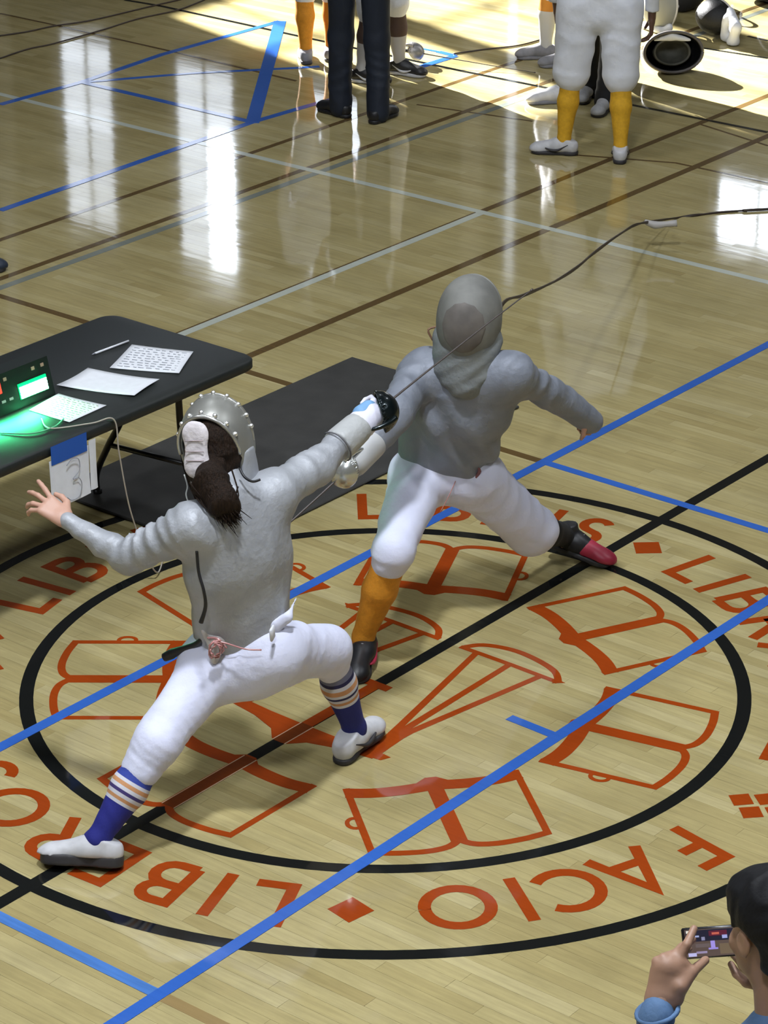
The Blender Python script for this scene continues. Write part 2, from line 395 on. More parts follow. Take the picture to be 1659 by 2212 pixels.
# high-bay lamps
for i,(u,v,z,pw) in enumerate(LAMPS):
    c=uv(u,v,z); o=empty('high_bay_lamp',c,'round grey high-bay lamp hanging from the hall ceiling, outside the picture','lamp','high bay lamps under the ceiling')
    Vt,Ft=tube([c+[0,0,.02],c+[0,0,.16],c+[0,0,.28]],[.34,.26,.09],24); mk('lamp_shade',Vt,Ft,mat('lamp_housing',(.2,.2,.2),.5,.4),o)
    Vt,Ft=tube([c+[0,0,.28],c+[0,0,ZC-z]],.012,8); mk('hanging_rod',Vt,Ft,MATS['lamp_housing'],o)
    ld=bpy.data.lights.new('lamp_light','AREA'); ld.shape='DISK'; ld.size=.66; ld.energy=pw; ld.color=(.88,.93,1.0)
    lo_=bpy.data.objects.new('lamp_light',ld); C.objects.link(lo_); lo_.parent=o; lo_.location=(0,0,0)
# ------------------------------------------------------------------ floor
fl=mk('floor',*cbox(U0-.25,U1+.25,V0-.25,V1+.25,-.12,-.019),mat('subfloor_dark',(.05,.035,.018),.8),base=(0,0,0),smooth=False); tag(fl,kind='structure')
M_plank=floor_mat('maple_plank',None,1.0,True)
PW=.0572; rows=[]; u=U0; planks=[]
ri=0
while u<U1-1e-3:
    v=V0-random.random()*.9
    while v<V1:
        L0=random.choice((.38,.5,.62,.75,.9,1.1,1.3)); e=min(v+L0,V1)
        if e-max(v,V0)>.03: planks.append((u,min(u+PW,U1),max(v,V0),e,random.random()))
        v+=L0
    u+=PW
PL=np.array(planks); n=len(PL)
g=.00035
a=np.array([0,1,1,0]); bq=np.array([0,0,1,1])
cu=np.where(a[None,:]==1,PL[:,1:2]-g,PL[:,0:1]+g); cv=np.where(bq[None,:]==1,PL[:,3:4]-g,PL[:,2:3]+g)
tilt=RNG.normal(0,.000018,(n,1)); t2=RNG.normal(0,.00008,(n,1)); zt=-.0002+tilt*(2*a[None,:]-1)+t2*.5*(2*bq[None,:]-1)*0.6
zt=np.minimum(zt,0)
X=CX+UX[0]*cu+VX[0]*cv; Y=CY+UX[1]*cu+VX[1]*cv
top=np.stack([X,Y,zt],2); bot=np.stack([X,Y,np.full_like(X,-.019)],2)
PV=np.concatenate([top,bot],1)           # n,8,3
PF=np.array([[0,1,2,3],[0,4,5,1],[1,5,6,2],[2,6,7,3],[3,7,4,0]])
# which planks show largest in the frame
cen=PV[:,:4].mean(1)-np.array([0,0,HC]); fw=np.array([0,math.cos(PIT),-math.sin(PIT)]); upv=np.array([0,math.sin(PIT),math.cos(PIT)])
dep=cen@fw; sx=cen[:,0]/dep*F+W/2; sy=H/2-(cen@upv)/dep*F
inf=(dep>0)&(sx>0)&(sx<W)&(sy>0)&(sy<H); size=(PL[:,3]-PL[:,2])/dep**2*inf
order=np.argsort(-size)[:300]; single=np.zeros(n,bool); single[order]=True
def plank_mesh(name,sel,parent,kind=None):
    k=len(sel); V=PV[sel].reshape(-1,3); Fq=(PF[None]+8*np.arange(k)[:,None,None]).reshape(-1,4)
    o=mk(name,V,Fq,M_plank,parent,smooth=False)
    at=o.data.attributes.new('tone','FLOAT','FACE'); at.data.foreach_set('value',np.repeat(PL[sel,4],5).astype(np.float32))
    if kind: o['kind']=kind
    return o
for i in order: plank_mesh('plank',[i],fl)
plank_mesh('planks',np.nonzero(~single)[0],fl,'stuff')
# ------------------------------------------------------------------ painted court lines
M_black=floor_mat('black_court_paint',(.008,.009,.009),.5)
M_orange=floor_mat('orange_court_paint',(.315,.047,.006),.5)
M_orangedark=floor_mat('orange_over_black_paint',(.17,.036,.007),.8)
M_blue=floor_mat('blue_tape_paint',(.035,.125,.48),.4)
M_white=floor_mat('faded_white_paint',(.50,.53,.46),.5)
M_brown=floor_mat('brown_court_paint',(.12,.075,.028),.5)
M_slate=floor_mat('slate_court_paint',(.20,.22,.19),.5)
M_light=floor_mat('pale_paint_edge',(.62,.42,.26),.3)
LC=[0]
def line(name,pts,w,m,z=.0009,world=False):
    LC[0]+=1; z+=.000008*LC[0]; q=[p if world else G(*p) for p in pts]; V,Fs=ribbon(q,w,z); return mk(name,V,Fs,m,fl,smooth=False)
def cl(name,u0,v0,u1,v1,w,m,z=.0009): return line(name,[uv(u0,v0),uv(u1,v1)],w,m,z,True)
def circ(R,n=128): return [(CX+R*math.cos(2*math.pi*i/n),CY+R*math.sin(2*math.pi*i/n)) for i in range(n)]
for R in(1.83,1.3255):
    V,Fs=ribbon(circ(R),.052,.0006,True); mk('circle_line',V,Fs,M_black,fl,smooth=False)
cl('centre_line',-9,0,13.5,0,.052,M_black,.0008)
BZ=.0019
cl('blue_line',-8,-.752,12,-.752,.048,M_blue,BZ); cl('blue_line',-8,.744,12,.744,.048,M_blue,BZ)
pa=np.array([1184,1001]);
def uvof(px,py):
    q=G(px,py)[:2]-[CX,CY]; return q@UX,q@VX
ua,_=uvof(1190,1003); ub,_=uvof(1659,1146); uc,_=uvof(325,2140)
cl('blue_line',ua,.744,ua,-2.5,.045,M_blue,BZ-.0004); cl('blue_line',uc,-.752,uc,1.6,.045,floor_mat('scuffed_blue_tape',(.075,.20,.53),1.0),BZ-.0004)
cl('brown_line',ua,.744,ua,9,.045,M_brown,.0007); cl('brown_line',uc,-.752,uc,-6,.045,floor_mat('faint_brown_paint',(.30,.21,.09),.5),.0007)
line('blue_line',[(1100,1550),(1195,1588)],.042,M_blue,BZ-.0004)
cl('white_line',4.6457,17,4.6457,-9,.05,M_white,.0008)
_,vv=3.07,3.07
cl('white_line',-9,3.07,4.62,3.07,.05,M_white,.0009)
# brown and slate lines parallel to the court, and tape at the far strip
for pts,w,m in (([(672,361),(1135,194)],.045,M_brown),([(698,368),(1160,202)],.05,M_slate),([(262,428),(633,299)],.04,M_brown),
               ([(1100,535),(1659,290)],.05,M_brown),([(1181,398),(1511,268)],.045,M_brown)):
    (u0,v0),(u1,v1)=uvof(*pts[0]),uvof(*pts[1]); vm=(v0+v1)/2; cl('brown_line' if m is M_brown else 'slate_line',-8,vm,13,vm,w,m,.0006)
line('dark_line',[(0,29),(127,56),(366,110),(640,175)],.025,M_brown,.0007)
line('dark_line',[(270,0),(347,13),(640,77),(1000,154),(1201,194),(1376,229),(1659,286)],.035,M_black,.0008)
line('dark_line',[(1518,104),(1659,126)],.03,M_black,.0007); line('dark_line',[(1615,78),(1659,88)],.03,M_black,.0007)
line('dark_line',[(1511,268),(1659,315)],.02,M_brown,.0007)
line('dark_line',[(1181,330),(1460,352),(1659,395)],.022,M_brown,.0007)
line('dark_line',[(900,226),(1150,262)],.02,M_brown,.0007)
for pts,w in (([(0,226),(175,178),(350,118),(605,46)],.05),([(178,178),(545,264)],.05),([(545,266),(605,46)],.085),([(178,178),(420,158),(640,147),(690,144)],.04),
              ([(0,455),(545,264),(665,229),(720,214)],.05),([(894,149),(983,121)],.06),([(947,112),(983,121)],.05),([(860,96),(947,112)],.03)):
    line('blue_line',pts,w,M_blue,BZ)
# ------------------------------------------------------------------ painted emblem: seven open books, a pair of scales, ring lettering
def loc2(a,pts):
    ca,sa=math.cos(math.radians(a)),math.sin(math.radians(a))
    return [(CX+x*ca-y*sa,CY+x*sa+y*ca) for x,y in pts]
OZ=.0009
def jl(parts):
    out=[]
    for i,(v,f) in enumerate(parts):
        v=np.array(v); v[v[:,2]>.0002,2]+=.00004*i; out.append((v,f))
    return join(out)
def sm(pts,k=5):
    pts=np.array(pts,float); n=len(pts); q=[]
    for i in range(n-1):
        p0,p1,p2,p3=pts[max(i-1,0)],pts[i],pts[i+1],pts[min(i+2,n-1)]
        for j in range(k):
            t=j/k; q.append(.5*((2*p1)+(-p0+p2)*t+(2*p0-5*p1+4*p2-p3)*t*t+(-p0+3*p1-3*p2+p3)*t**3))
    q.append(pts[-1]); return [tuple(x) for x in q]
for kk in range(7):
    A=179.2+51.4286*kk; parts=[]
    parts.append(ribbon(loc2(A,sm([(.785,-.309),(.805,-.22),(.808,-.12),(.800,-.03),(.795,0),(.800,.03),(.808,.12),(.805,.22),(.785,.309)])),[.062]*41,OZ))
    parts.append(plate(loc2(A,[(.742,-.02),(.742,.02),(.775,.06),(.775,-.06)]),OZ))
    parts.append(ribbon(loc2(A,sm([(1.186,-.305),(1.208,-.22),(1.218,-.12),(1.205,-.045),(1.168,0)])),.030,OZ))
    parts.append(ribbon(loc2(A,sm([(1.168,0),(1.205,.045),(1.218,.12),(1.208,.22),(1.186,.305)])),.030,OZ))
    parts.append(ribbon(loc2(A,[(.80,0),(1.18,0)]),.058,OZ))
    for s in(-1,1): parts.append(ribbon(loc2(A,[(.756,.301*s),(1.20,.301*s)]),.026,OZ))
    arc=[(.99+.033*math.cos(t),-.318-.026*math.sin(t)) for t in np.linspace(-.2,math.pi+.2,14)]
    parts.append(ribbon(loc2(A,arc),.016,OZ))
    V,Fs=jl(parts); mk('painted_book',V,Fs,M_orange,fl,smooth=False)
A=230.6; parts=[]
for s in(1,-1):
    f=lambda L:[(x,y*s) for x,y in L]
    parts.append(ribbon(loc2(A,f(sm([(-.388,.06),(-.455,.11),(-.492,.22),(-.485,.34),(-.45,.45),(-.385,.515)]))),[.016]+[.028]*24+[.05],OZ))
    parts.append(ribbon(loc2(A,f([(-.390,.05),(-.392,.29),(-.388,.51)])),.024,OZ))
    for y0,y1 in((.13,.268),(.285,.295),(.43,.322)):
        parts.append(ribbon(loc2(A,f([(-.385,y0),(.25,y1),(.46,.31)])),[.026,.03,.03],OZ))
    parts.append(plate(loc2(A,f([(.24,.262),(.24,.33),(.47,.345),(.47,.28)])),OZ))
    parts.append(plate(loc2(A,f([(.43,.27),(.44,.385),(.478,.37),(.49,.28)])),OZ))
    parts.append(plate(loc2(A,f([(.45,0),(.60,0),(.597,.035),(.545,.085),(.508,.2),(.488,.34),(.438,.33),(.448,.17)])),OZ))
parts.append(ribbon(loc2(A,[(.45,0),(.05,0)]),.05,OZ)); parts.append(ribbon(loc2(A,[(.05,-.06),(.05,.06)]),.04,OZ))
V,Fs=jl(parts); mk('painted_scales',V,Fs,M_orange,fl,smooth=False)
# orange running over the black centre line
for p0,p1 in(((372,1745),(547,1640)),((608,1605),(668,1568))):
    (a0,_),(a1,_)=uvof(*p0),uvof(*p1)
    cl('orange_overlap',a0,0,a1,0,.052,M_orangedark if p0[0]>600 else M_orangedark,.0014)
    for s in(-1,1): cl('overlap_edge',a0,s*.028,a1,s*.028,.004,M_light,.0015)
def arcp(cx,cy,rx,ry,a0,a1,n=12): return [(cx+rx*math.cos(math.radians(a0+(a1-a0)*i/n)),cy+ry*math.sin(math.radians(a0+(a1-a0)*i/n))) for i in range(n+1)]
s_=.17/2
GL={'L':(.55,[[(.08,1),(.08,.08),(.55,.08)]]),'I':(.16,[[(.08,1),(.08,0)]]),
'F':(.52,[[(.08,0),(.08,.92),(.52,.92)],[(.08,.5),(.45,.5)]]),'E':(.55,[[(.55,.08),(.08,.08),(.08,.92),(.55,.92)],[(.08,.5),(.47,.5)]]),
'A':(.82,[[(.04,0),(.41,.96),(.78,0)],[(.2,.33),(.62,.33)]]),'O':(.98,[arcp(.49,.5,.41,.42,0,350,28)+[(.9,.5)]]),
'C':(.85,[arcp(.5,.5,.42,.42,45,315,22)]),'B':(.62,[[(.3,.54),(.08,.54)],[(.08,.08),(.08,.92),(.30,.92)]+arcp(.32,.73,.2,.19,90,-90,8)+[(.3,.54)],[(.30,.54)]+arcp(.34,.31,.22,.23,90,-90,8)+[(.08,.08)]]),
'R':(.66,[[(.08,0),(.08,.92),(.30,.92)]+arcp(.34,.70,.22,.22,90,-90,8)+[(.08,.48)],[(.3,.48),(.62,0)]]),
'S':(.58,[arcp(.30,.71,.2,.21,35,250,14)[:]+[(.34,.47)]+arcp(.29,.28,.22,.2,60,-150,14)]),
'X':(.72,[[(.06,0),(.66,1)],[(.66,0),(.06,1)]]),'Q':(.98,[arcp(.49,.5,.41,.42,0,350,28)+[(.9,.5)],[(.58,.28),(.9,-.03)]]),'U':(.7,[[(.08,1),(.08,.33)]+arcp(.35,.33,.27,.25,180,360,10)+[(.62,1)]])}
LH=.262; R0=1.442
def letter(ch,ang):
    wd,st=GL[ch]; a=math.radians(ang); out=np.array([math.cos(a),math.sin(a)]); rt=np.array([math.sin(a),-math.cos(a)]); parts=[]
    for p in st:
        q=[np.array([CX,CY])+out*(R0+y*LH)+rt*((x-wd/2)*LH) for x,y in p]; parts.append(ribbon(q,.042,OZ))
    V,Fs=jl(parts); mk('painted_letter',V,Fs,M_orange,fl,smooth=False)
def diamond(ang,r=1.575,s=.055,rot=45):
    a=math.radians(ang); c=np.array([CX+r*math.cos(a),CY+r*math.sin(a)])
    V,Fs=plate([(c[0]+s*math.cos(a+math.radians(rot+k*90)),c[1]+s*math.sin(a+math.radians(rot+k*90))) for k in range(4)],OZ); mk('painted_diamond',V,Fs,M_orange,fl,smooth=False)
for ch,an in zip('FACIO',(310.3,301.0,292.6,286.1,278.4)): letter(ch,an)
for ch,an in zip('LIBEROS',(256.3,249.8,243.0,234.7,226.3,215.8,206.5)): letter(ch,an)
for ch,an in zip('EX',(187.5,178.5)): letter(ch,an)
for ch,an in zip('LIBERIS',(154.6,149.0,142.0,133.8,125.5,119.2,113.4)): letter(ch,an)
for ch,an in zip('LIBRIS',(91.6,85.8,79.5,70.6,63.6,57.2)): letter(ch,an)
for ch,an in zip('LIBRAQUE',(36.9,31.2,24.6,16.2,7.2,357.2,347.0,338.2)): letter(ch,an)
for an in(265.9,197,166.5,107.5,46.9): diamond(an,s=.075,rot=90 if False else 0)
for da,dr in((2.0,0),(-2.0,0),(0,.07),(0,-.07)): diamond(324.0+da,1.575+dr,.05,0)
# ================================================================== mat and table
mm=mat('mat_rubber',(.035,.034,.031),.75,noise=.25,nscale=8,bump=.1,bscale=200)
b=cbox(.43,2.46,1.2,2.2,.0015,.014,.004); o=mk('floor_mat',*b,mm,base=uv(1.4,1.7),smooth=False); tag(o,'dark grey rubber floor mat lying under the black folding table','mat')
TB=uv(-.2,1.7)
tb=empty('folding_table',TB,'black plastic folding table with bent steel legs, at the left edge','table')
M_tab=mat('black_table_plastic',(.011,.014,.013),.5,noise=.15,nscale=60,bump=.05,bscale=300); M_leg=mat('black_leg_steel',(.008,.008,.009),.35,.3)
def rrect(u0,u1,v0,v1,r,n=7):
    q=[]
    for cu,cv,a0 in((u1-r,v1-r,0),(u0+r,v1-r,90),(u0+r,v0+r,180),(u1-r,v0+r,270)):
        for i in range(n+1):
            a=math.radians(a0+90*i/n); q.append((cu+r*math.cos(a),cv+r*math.sin(a)))
    return q
def slab(u0,u1,v0,v1,z0,z1,r,e=.008):
    rings=[(rrect(u0+e,u1-e,v0+e,v1-e,r),z0),(rrect(u0,u1,v0,v1,r),z0+e),(rrect(u0,u1,v0,v1,r),z1-e),(rrect(u0+e,u1-e,v0+e,v1-e,r),z1)]
    V=[];n=len(rings[0][0])
    for rr,z in rings: V+=[uv(a,b2,z) for a,b2 in rr]
    Fs=[[k*n+i,k*n+(i+1)%n,(k+1)*n+(i+1)%n,(k+1)*n+i] for k in range(3) for i in range(n)]+[list(range(n))[::-1],[3*n+i for i in range(n)]]
    return np.array(V),Fs
mk('tabletop',*slab(-1.08,.775,1.285,2.13,.695,.74,.07),M_tab,tb)
lerp_=lambda a,b,t:a*(1-t)+b*t
for us in(1,-1):
    uc_=-.15+us*.62; q=[]
    for vs,side in((1.42,-1),(1.99,1)):
        vt=vs if side<0 else 1.72
        V,Fs=tube([uv(uc_-.04*us,vt,.69),uv(uc_-.03*us,lerp_(vt,vs,.12),.47),uv(uc_+.0*us,lerp_(vt,vs,.55),.30),uv(uc_+.06*us,vs+.02*side,.11),uv(uc_+.07*us,vs+.03*side,.012)],.0145,12,sm=6); mk('leg',V,Fs,M_leg,tb)
        V,Fs=tube([uv(uc_+.07*us,vs+.03*side,.0005),uv(uc_+.07*us,vs+.03*side,.03)],.019,12); mk('leg_cap',V,Fs,M_leg,tb)
    V,Fs=tube([uv(uc_+.0*us,1.42,.33),uv(uc_+.0*us,1.86,.30)],.011,10); mk('cross_bar',V,Fs,M_leg,tb)
    V,Fs=tube([uv(uc_-.02*us,1.42,.63),uv(uc_-.02*us,1.74,.63)],.011,10); mk('cross_bar',V,Fs,M_leg,tb)
    V,Fs=tube([uv(uc_-.02*us,1.6,.63),uv(uc_-.13*us,1.62,.56),uv(uc_-.13*us,1.78,.56),uv(uc_-.02*us,1.8,.63)],.009,8,sm=5); mk('folding_brace',V,Fs,M_leg,tb)
    V,Fs=tube([uv(uc_-.13*us,1.7,.56),uv(uc_-.42*us,1.7,.685)],.009,8); mk('folding_brace',V,Fs,M_leg,tb)
# papers on the table
def sheet(name,cs,z,m,label,cat,group=None,n=8,curl=.006,seed=1):
    r=np.random.default_rng(seed); cs=np.array(cs,float); V=[]; ph=r.uniform(0,6,3)
    for k in(1,0):
        for i in range(n+1):
            for j in range(n+1):
                s,t=i/n,j/n; q=cs[0]*(1-s)*(1-t)+cs[1]*s*(1-t)+cs[2]*s*t+cs[3]*(1-s)*t
                V.append(uv(q[0],q[1],z+.0012*k+curl*.5*(1+math.sin(4*s+ph[0])*math.cos(3*t+ph[1]))*(abs(s-.5)*2)**2))
    N=(n+1)**2; Fs=[]
    for i in range(n):
        for j in range(n):
            a=i*(n+1)+j; Fs.append([a,a+1,a+n+2,a+n+1]); Fs.append([N+a,N+a+n+1,N+a+n+2,N+a+1])
    bd=[i*(n+1) for i in range(n)]+[n*(n+1)+j for j in range(n)]+[i*(n+1)+n for i in range(n,0,-1)]+[j for j in range(n,0,-1)]
    for i in range(len(bd)):
        a,b_=bd[i],bd[(i+1)%len(bd)]; Fs.append([a,b_,N+b_,N+a])
    P0=np.mean(np.array(V),0); V=np.array(V)
    nn=np.cross(V[1]-V[0],V[n+1]-V[0])
    if nn[2]<0: Fs=[f[::-1] for f in Fs]
    o=mk(name,V,Fs,m,base=P0); tag(o,label,cat,group); return o
M_pap=mat('paper_white',(.72,.74,.78),.7,noise=.05,nscale=30)
def scrib(parent,cs,z,rows,m,seed=0,s0=.08,s1=.92):
    r=np.random.default_rng(seed); cs=np.array(cs,float); parts=[]
    for k in range(rows):
        t=.12+.78*k/max(rows-1,1); s=s0
        while s<s1:
            L=r.uniform(.03,.09)
            q=[cs[0]*(1-a)*(1-t)+cs[1]*a*(1-t)+cs[2]*a*t+cs[3]*(1-a)*t for a in(s,min(s+L,s1))]
            parts.append(tube([uv(q[0][0],q[0][1],z),uv((q[0][0]+q[1][0])/2,(q[0][1]+q[1][1])/2+.003*r.normal(),z),uv(q[1][0],q[1][1],z)],.0011,4)); s+=L+r.uniform(.02,.06)
    V,Fs=join(parts); mk('handwriting',V,Fs,m,parent)
M_ink=mat('grey_ink',(.25,.26,.3),.6)
pA=[(.548,1.785),(.648,1.533),(.433,1.413),(.303,1.673)]
o=sheet('score_sheet',pA,.741,M_pap,'white handwritten score sheet nearest the table corner','paper',curl=.004,seed=3); scrib(o,pA,.7445,9,M_ink,4)
pB=[(.241,1.735),(.329,1.422),(.141,1.381),(.030,1.700)]
sheet('blank_sheet',pB,.741,M_pap,'blank white sheet with creased end lying between the two printed papers','paper',curl=.012,seed=5)
pC=[(-.027,1.632),(.007,1.402),(-.208,1.391),(-.215,1.605)]
o=sheet('printed_sheet',pC,.741,M_pap,'printed sheet lit green, just in front of the scoring machine','paper',curl=.004,seed=8); scrib(o,pC,.7445,10,mat('brown_print',(.3,.2,.16),.6),6)
V,Fs=tube([uv(.377,1.83,.745),uv(.567,1.822,.745)],.0045,10); o=mk('pen',V,Fs,M_pap,base=uv(.47,1.826,.74)); tag(o,'slim white pen lying beside the score sheet','pen')
V,Fs=tube([uv(.36,1.8305,.745),uv(.377,1.83,.745)],[.001,.0045],10); mk('pen_tip',V,Fs,M_ink,o)
# scoring machine
sm_=empty('scoring_machine',uv(-.38,1.68,.74),'black electronic fencing scoring machine with glowing green and red lamps','scoring machine')
M_mb=mat('machine_black',(.008,.012,.010),.35)
def tilted(u0,u1,v0,z0,h,depth,lean=.25):
    # front face leans back
    V=[uv(u,v0+(lean*h if zz else 0)+dd,z0+zz*h) for u in(u0,u1) for dd in(0,depth) for zz in(0,1)]
    return np.array(V)
V=tilted(-1.0,-.035,1.64,.7405,.155,.075); Fs=[[0,4,5,1],[2,3,7,6],[0,1,3,2],[4,6,7,5],[1,5,7,3],[0,2,6,4]]; mk('housing',V,Fs,M_mb,sm_,smooth=False)
def face(u0,u1,f0,f1,m,name,th=.004):
    q=lambda u,f,d:uv(u,1.64+.25*.155*f-d,.7405+.155*f+.25*d*0)
    V=np.array([q(u0,f0,th),q(u1,f0,th),q(u1,f1,th),q(u0,f1,th),q(u0,f0,-.001),q(u1,f0,-.001),q(u1,f1,-.001),q(u0,f1,-.001)])
    return mk(name,V,[[0,1,2,3],[0,4,5,1],[1,5,6,2],[2,6,7,3],[3,7,4,0]],m,sm_,smooth=False)
lens=face(-.215,-.065,.22,.60,mat('green_lamp_case',(.0,.16,.05),.3,emit=(.0,.9,.25),est=1.2),'green_lamp')
for i in range(9):
    for j in range(4):
        u=-.205+.13*i/8; f=.27+.075*j; c=uv(u+.0,1.64+.25*.155*f-.006,.7405+.155*f); V,Fs=box(c,(.012,.004,.009),RC); 
        mk('led',V,Fs,mat('green_led',(.5,1,.7),.4,emit=(.35,1,.55),est=26),lens,smooth=False)
face(-.45,-.30,.55,.85,mat('red_lamp',(.3,.01,.01),.3,emit=(1,.04,.02),est=3),'red_lamp')
for u in(-.27,-.12,-.07): face(u-.008,u+.008,.80,.88,mat('machine_label',(.35,.2,.15),.5),'label_mark',.002)
for u in(-.30,-.26): face(u-.01,u+.01,.3,.36,mat('machine_label2',(.4,.45,.4),.5),'label_mark',.002)
ld=bpy.data.lights.new('green_glow','AREA'); ld.shape='RECTANGLE'; ld.size=.34; ld.size_y=.05; ld.energy=5; ld.spread=math.radians(130); ld.color=(.05,1,.35)
lo_=bpy.data.objects.new('green_lamp_light',ld); C.objects.link(lo_); lo_.parent=sm_
_p=uv(-.30,1.60,.80)-BASE['scoring_machine']; lo_.location=_p; _d=-VX*1.0; lo_.rotation_euler=Vector((_d[0],_d[1],-1.3)).to_track_quat('-Z','Y').to_euler()
M_wire=mat('beige_wire',(.4,.36,.3),.5)
V,Fs=tube([uv(-.25,1.50,.744),uv(-.30,1.40,.746),uv(-.17,1.31,.748),uv(-.08,1.278,.742),uv(-.07,1.268,.60),uv(-.03,1.262,.35),uv(.05,1.26,.12),uv(.12,1.27,.0175),uv(.3,1.4,.0175)],.0032,8,sm=8)
o=mk('machine_cable',V,Fs,M_wire,base=uv(-.1,1.3,0)); tag(o,'thin beige cable running from the machine over the table edge beside the number sign','cable')
V,Fs=tube([uv(-.45,1.52,.744),uv(-.38,1.42,.746),uv(-.28,1.40,.746),uv(-.2,1.43,.746)],.003,8,sm=8); o=mk('machine_cable',V,Fs,mat('green_wire',(.1,.35,.2),.5),base=uv(-.3,1.45,.74)); tag(o,'short greenish cable lying on the table in front of the machine','cable')
# sign with the number 3 taped on the table edge
sg=empty('number_sign',uv(-.27,1.27,.5),'white paper sign with a hand-drawn 3, taped with blue tape to the table front','sign')
def hang(u0,u1,z0,z1,off,m,name,parent,sag=0):
    n=6; V=[]
    for k in(0,1):
        for i in range(n+1):
            for j in range(n+1):
                s,t=i/n,j/n; V.append(uv(u0+(u1-u0)*s,1.281-off-.0012*(1-k)-sag*math.sin(3*s+2*t)*(1-t),z0+(z1-z0)*t))
    N=(n+1)**2; Fs=[]
    for i in range(n):
        for j in range(n):
            a=i*(n+1)+j; Fs.append([a,a+n+1,a+n+2,a+1]); Fs.append([N+a,N+a+1,N+a+n+2,N+a+n+1])
    return mk(name,V,Fs,m,parent)
hang(-.435,-.225,.485,.685,.004,M_pap,'paper',sg,.006)
hang(-.425,-.235,.665,.742,.0065,mat('blue_tape',(.01,.09,.42),.5),'blue_tape',sg)
hang(-.222,-.185,.495,.70,.003,M_pap,'paper_flap',sg,.004)
n3=[(-.03,.07),(.0,.088),(.035,.075),(.035,.03),(.0,.005),(.03,.0),(.045,-.03),(.03,-.075),(-.01,-.08),(-.035,-.06)]
V,Fs=tube([uv(-.325+x*1.0,1.266,.575+y*1.0) for x,y in n3],.0016,6,sm=6); mk('numeral',V,Fs,M_ink,sg)
# ================================================================== PEOPLE
M_skin=mat('skin_light',(.52,.30,.22),.5,bump=.05,bscale=150)
M_skind=mat('skin_dark',(.12,.06,.04),.5)
M_skint=mat('skin_tan',(.33,.19,.125),.5,bump=.04,bscale=120)
M_lame=mat('silver_lame_cloth',(.375,.39,.42),.55,.25,noise=.14,nscale=9,bump=.35,bscale=45)
M_lame2=mat('grey_lame_cloth',(.22,.24,.285),.58,.2,noise=.16,nscale=8,bump=.35,bscale=40)
M_breech=mat('white_breeches_cloth',(.68,.70,.86),.75,noise=.06,nscale=7,bump=.35,bscale=30)
M_whitecl=mat('white_cotton',(.74,.76,.82),.8,noise=.10,nscale=7,bump=.4,bscale=25)
M_hair=mat('dark_brown_hair',(.016,.008,.004),.7,spec=.2,noise=.5,nscale=40,bump=.8,bscale=60,stretch=(3,3,.5))
M_hairb=mat('black_hair',(.004,.004,.005),.6,noise=.3,nscale=30,bump=.15,bscale=90,spec=.25)
M_ysock=mat('amber_sock_knit',(.62,.245,.012),.8,noise=.12,nscale=50,bump=.2,bscale=150)
M_ysock2=mat('yellow_sock_knit',(.66,.36,.015),.8,noise=.12,nscale=50,bump=.2,bscale=150)
M_shoew=mat('white_shoe',(.55,.55,.57),.5,noise=.12,nscale=30)
M_sole=mat('dark_sole',(.03,.028,.03),.6)
M_shoek=mat('black_shoe',(.010,.010,.012),.45); M_red=mat('red_shoe_panel',(.35,.02,.05),.45)
M_shoeg=mat('grey_shoe',(.22,.22,.24),.6,noise=.2,nscale=25)
M_navy=mat('navy_trousers',(.006,.011,.024),.7,noise=.15,nscale=8,bump=.3,bscale=20)
M_glove=mat('white_glove_leather',(.70,.70,.82),.55,bump=.2,bscale=50)
M_chrome=mat('polished_steel',(.75,.75,.76),.18,1.0)
M_blade=mat('blade_steel',(.10,.085,.08),.5,.5)
M_rivet=mat('shiny_rivet',(.98,.98,.98),.38,1.0)
def N(v): v=np.array(v,float); return v/np.linalg.norm(v)
def lerp(a,b,t): return np.array(a)*(1-t)+np.array(b)*t
def shoe_mesh(vox=.006,hi=False,chunk=False):
    st=.040 if chunk else .024
    up=Blob()
    up.cone((-.045,0,.05),(.03,0,.055),.036,.040,k=.02).cone((.02,0,.058),(.145,0,.034),.042,.036,k=.03).ell((.15,0,.03),(.055,.045,.032),k=.02)
    up.cone((-.02,0,.06),(-.022,0,.11 if hi else .088),.038,.040,k=.02).ell((-.05,0,.05),(.034,.036,.05),k=.02)
    up.cut((0,0,st-.008),(0,0,-1)); up.cut((-.02,0,.125 if hi else .098),(-.35,0,1))
    so_=Blob()
    for x,r in((-.05,.038),(-.01,.036),(.05,.036),(.10,.044),(.145,.046)): so_.cone((x,0,.03),(x,0,-.01),r,r,k=.03)
    so_.cut((0,0,st),(0,0,1)); so_.cut((0,0,.001),(0,0,-1))
    return up.mesh(vox),so_.mesh(vox)
SHOE={}
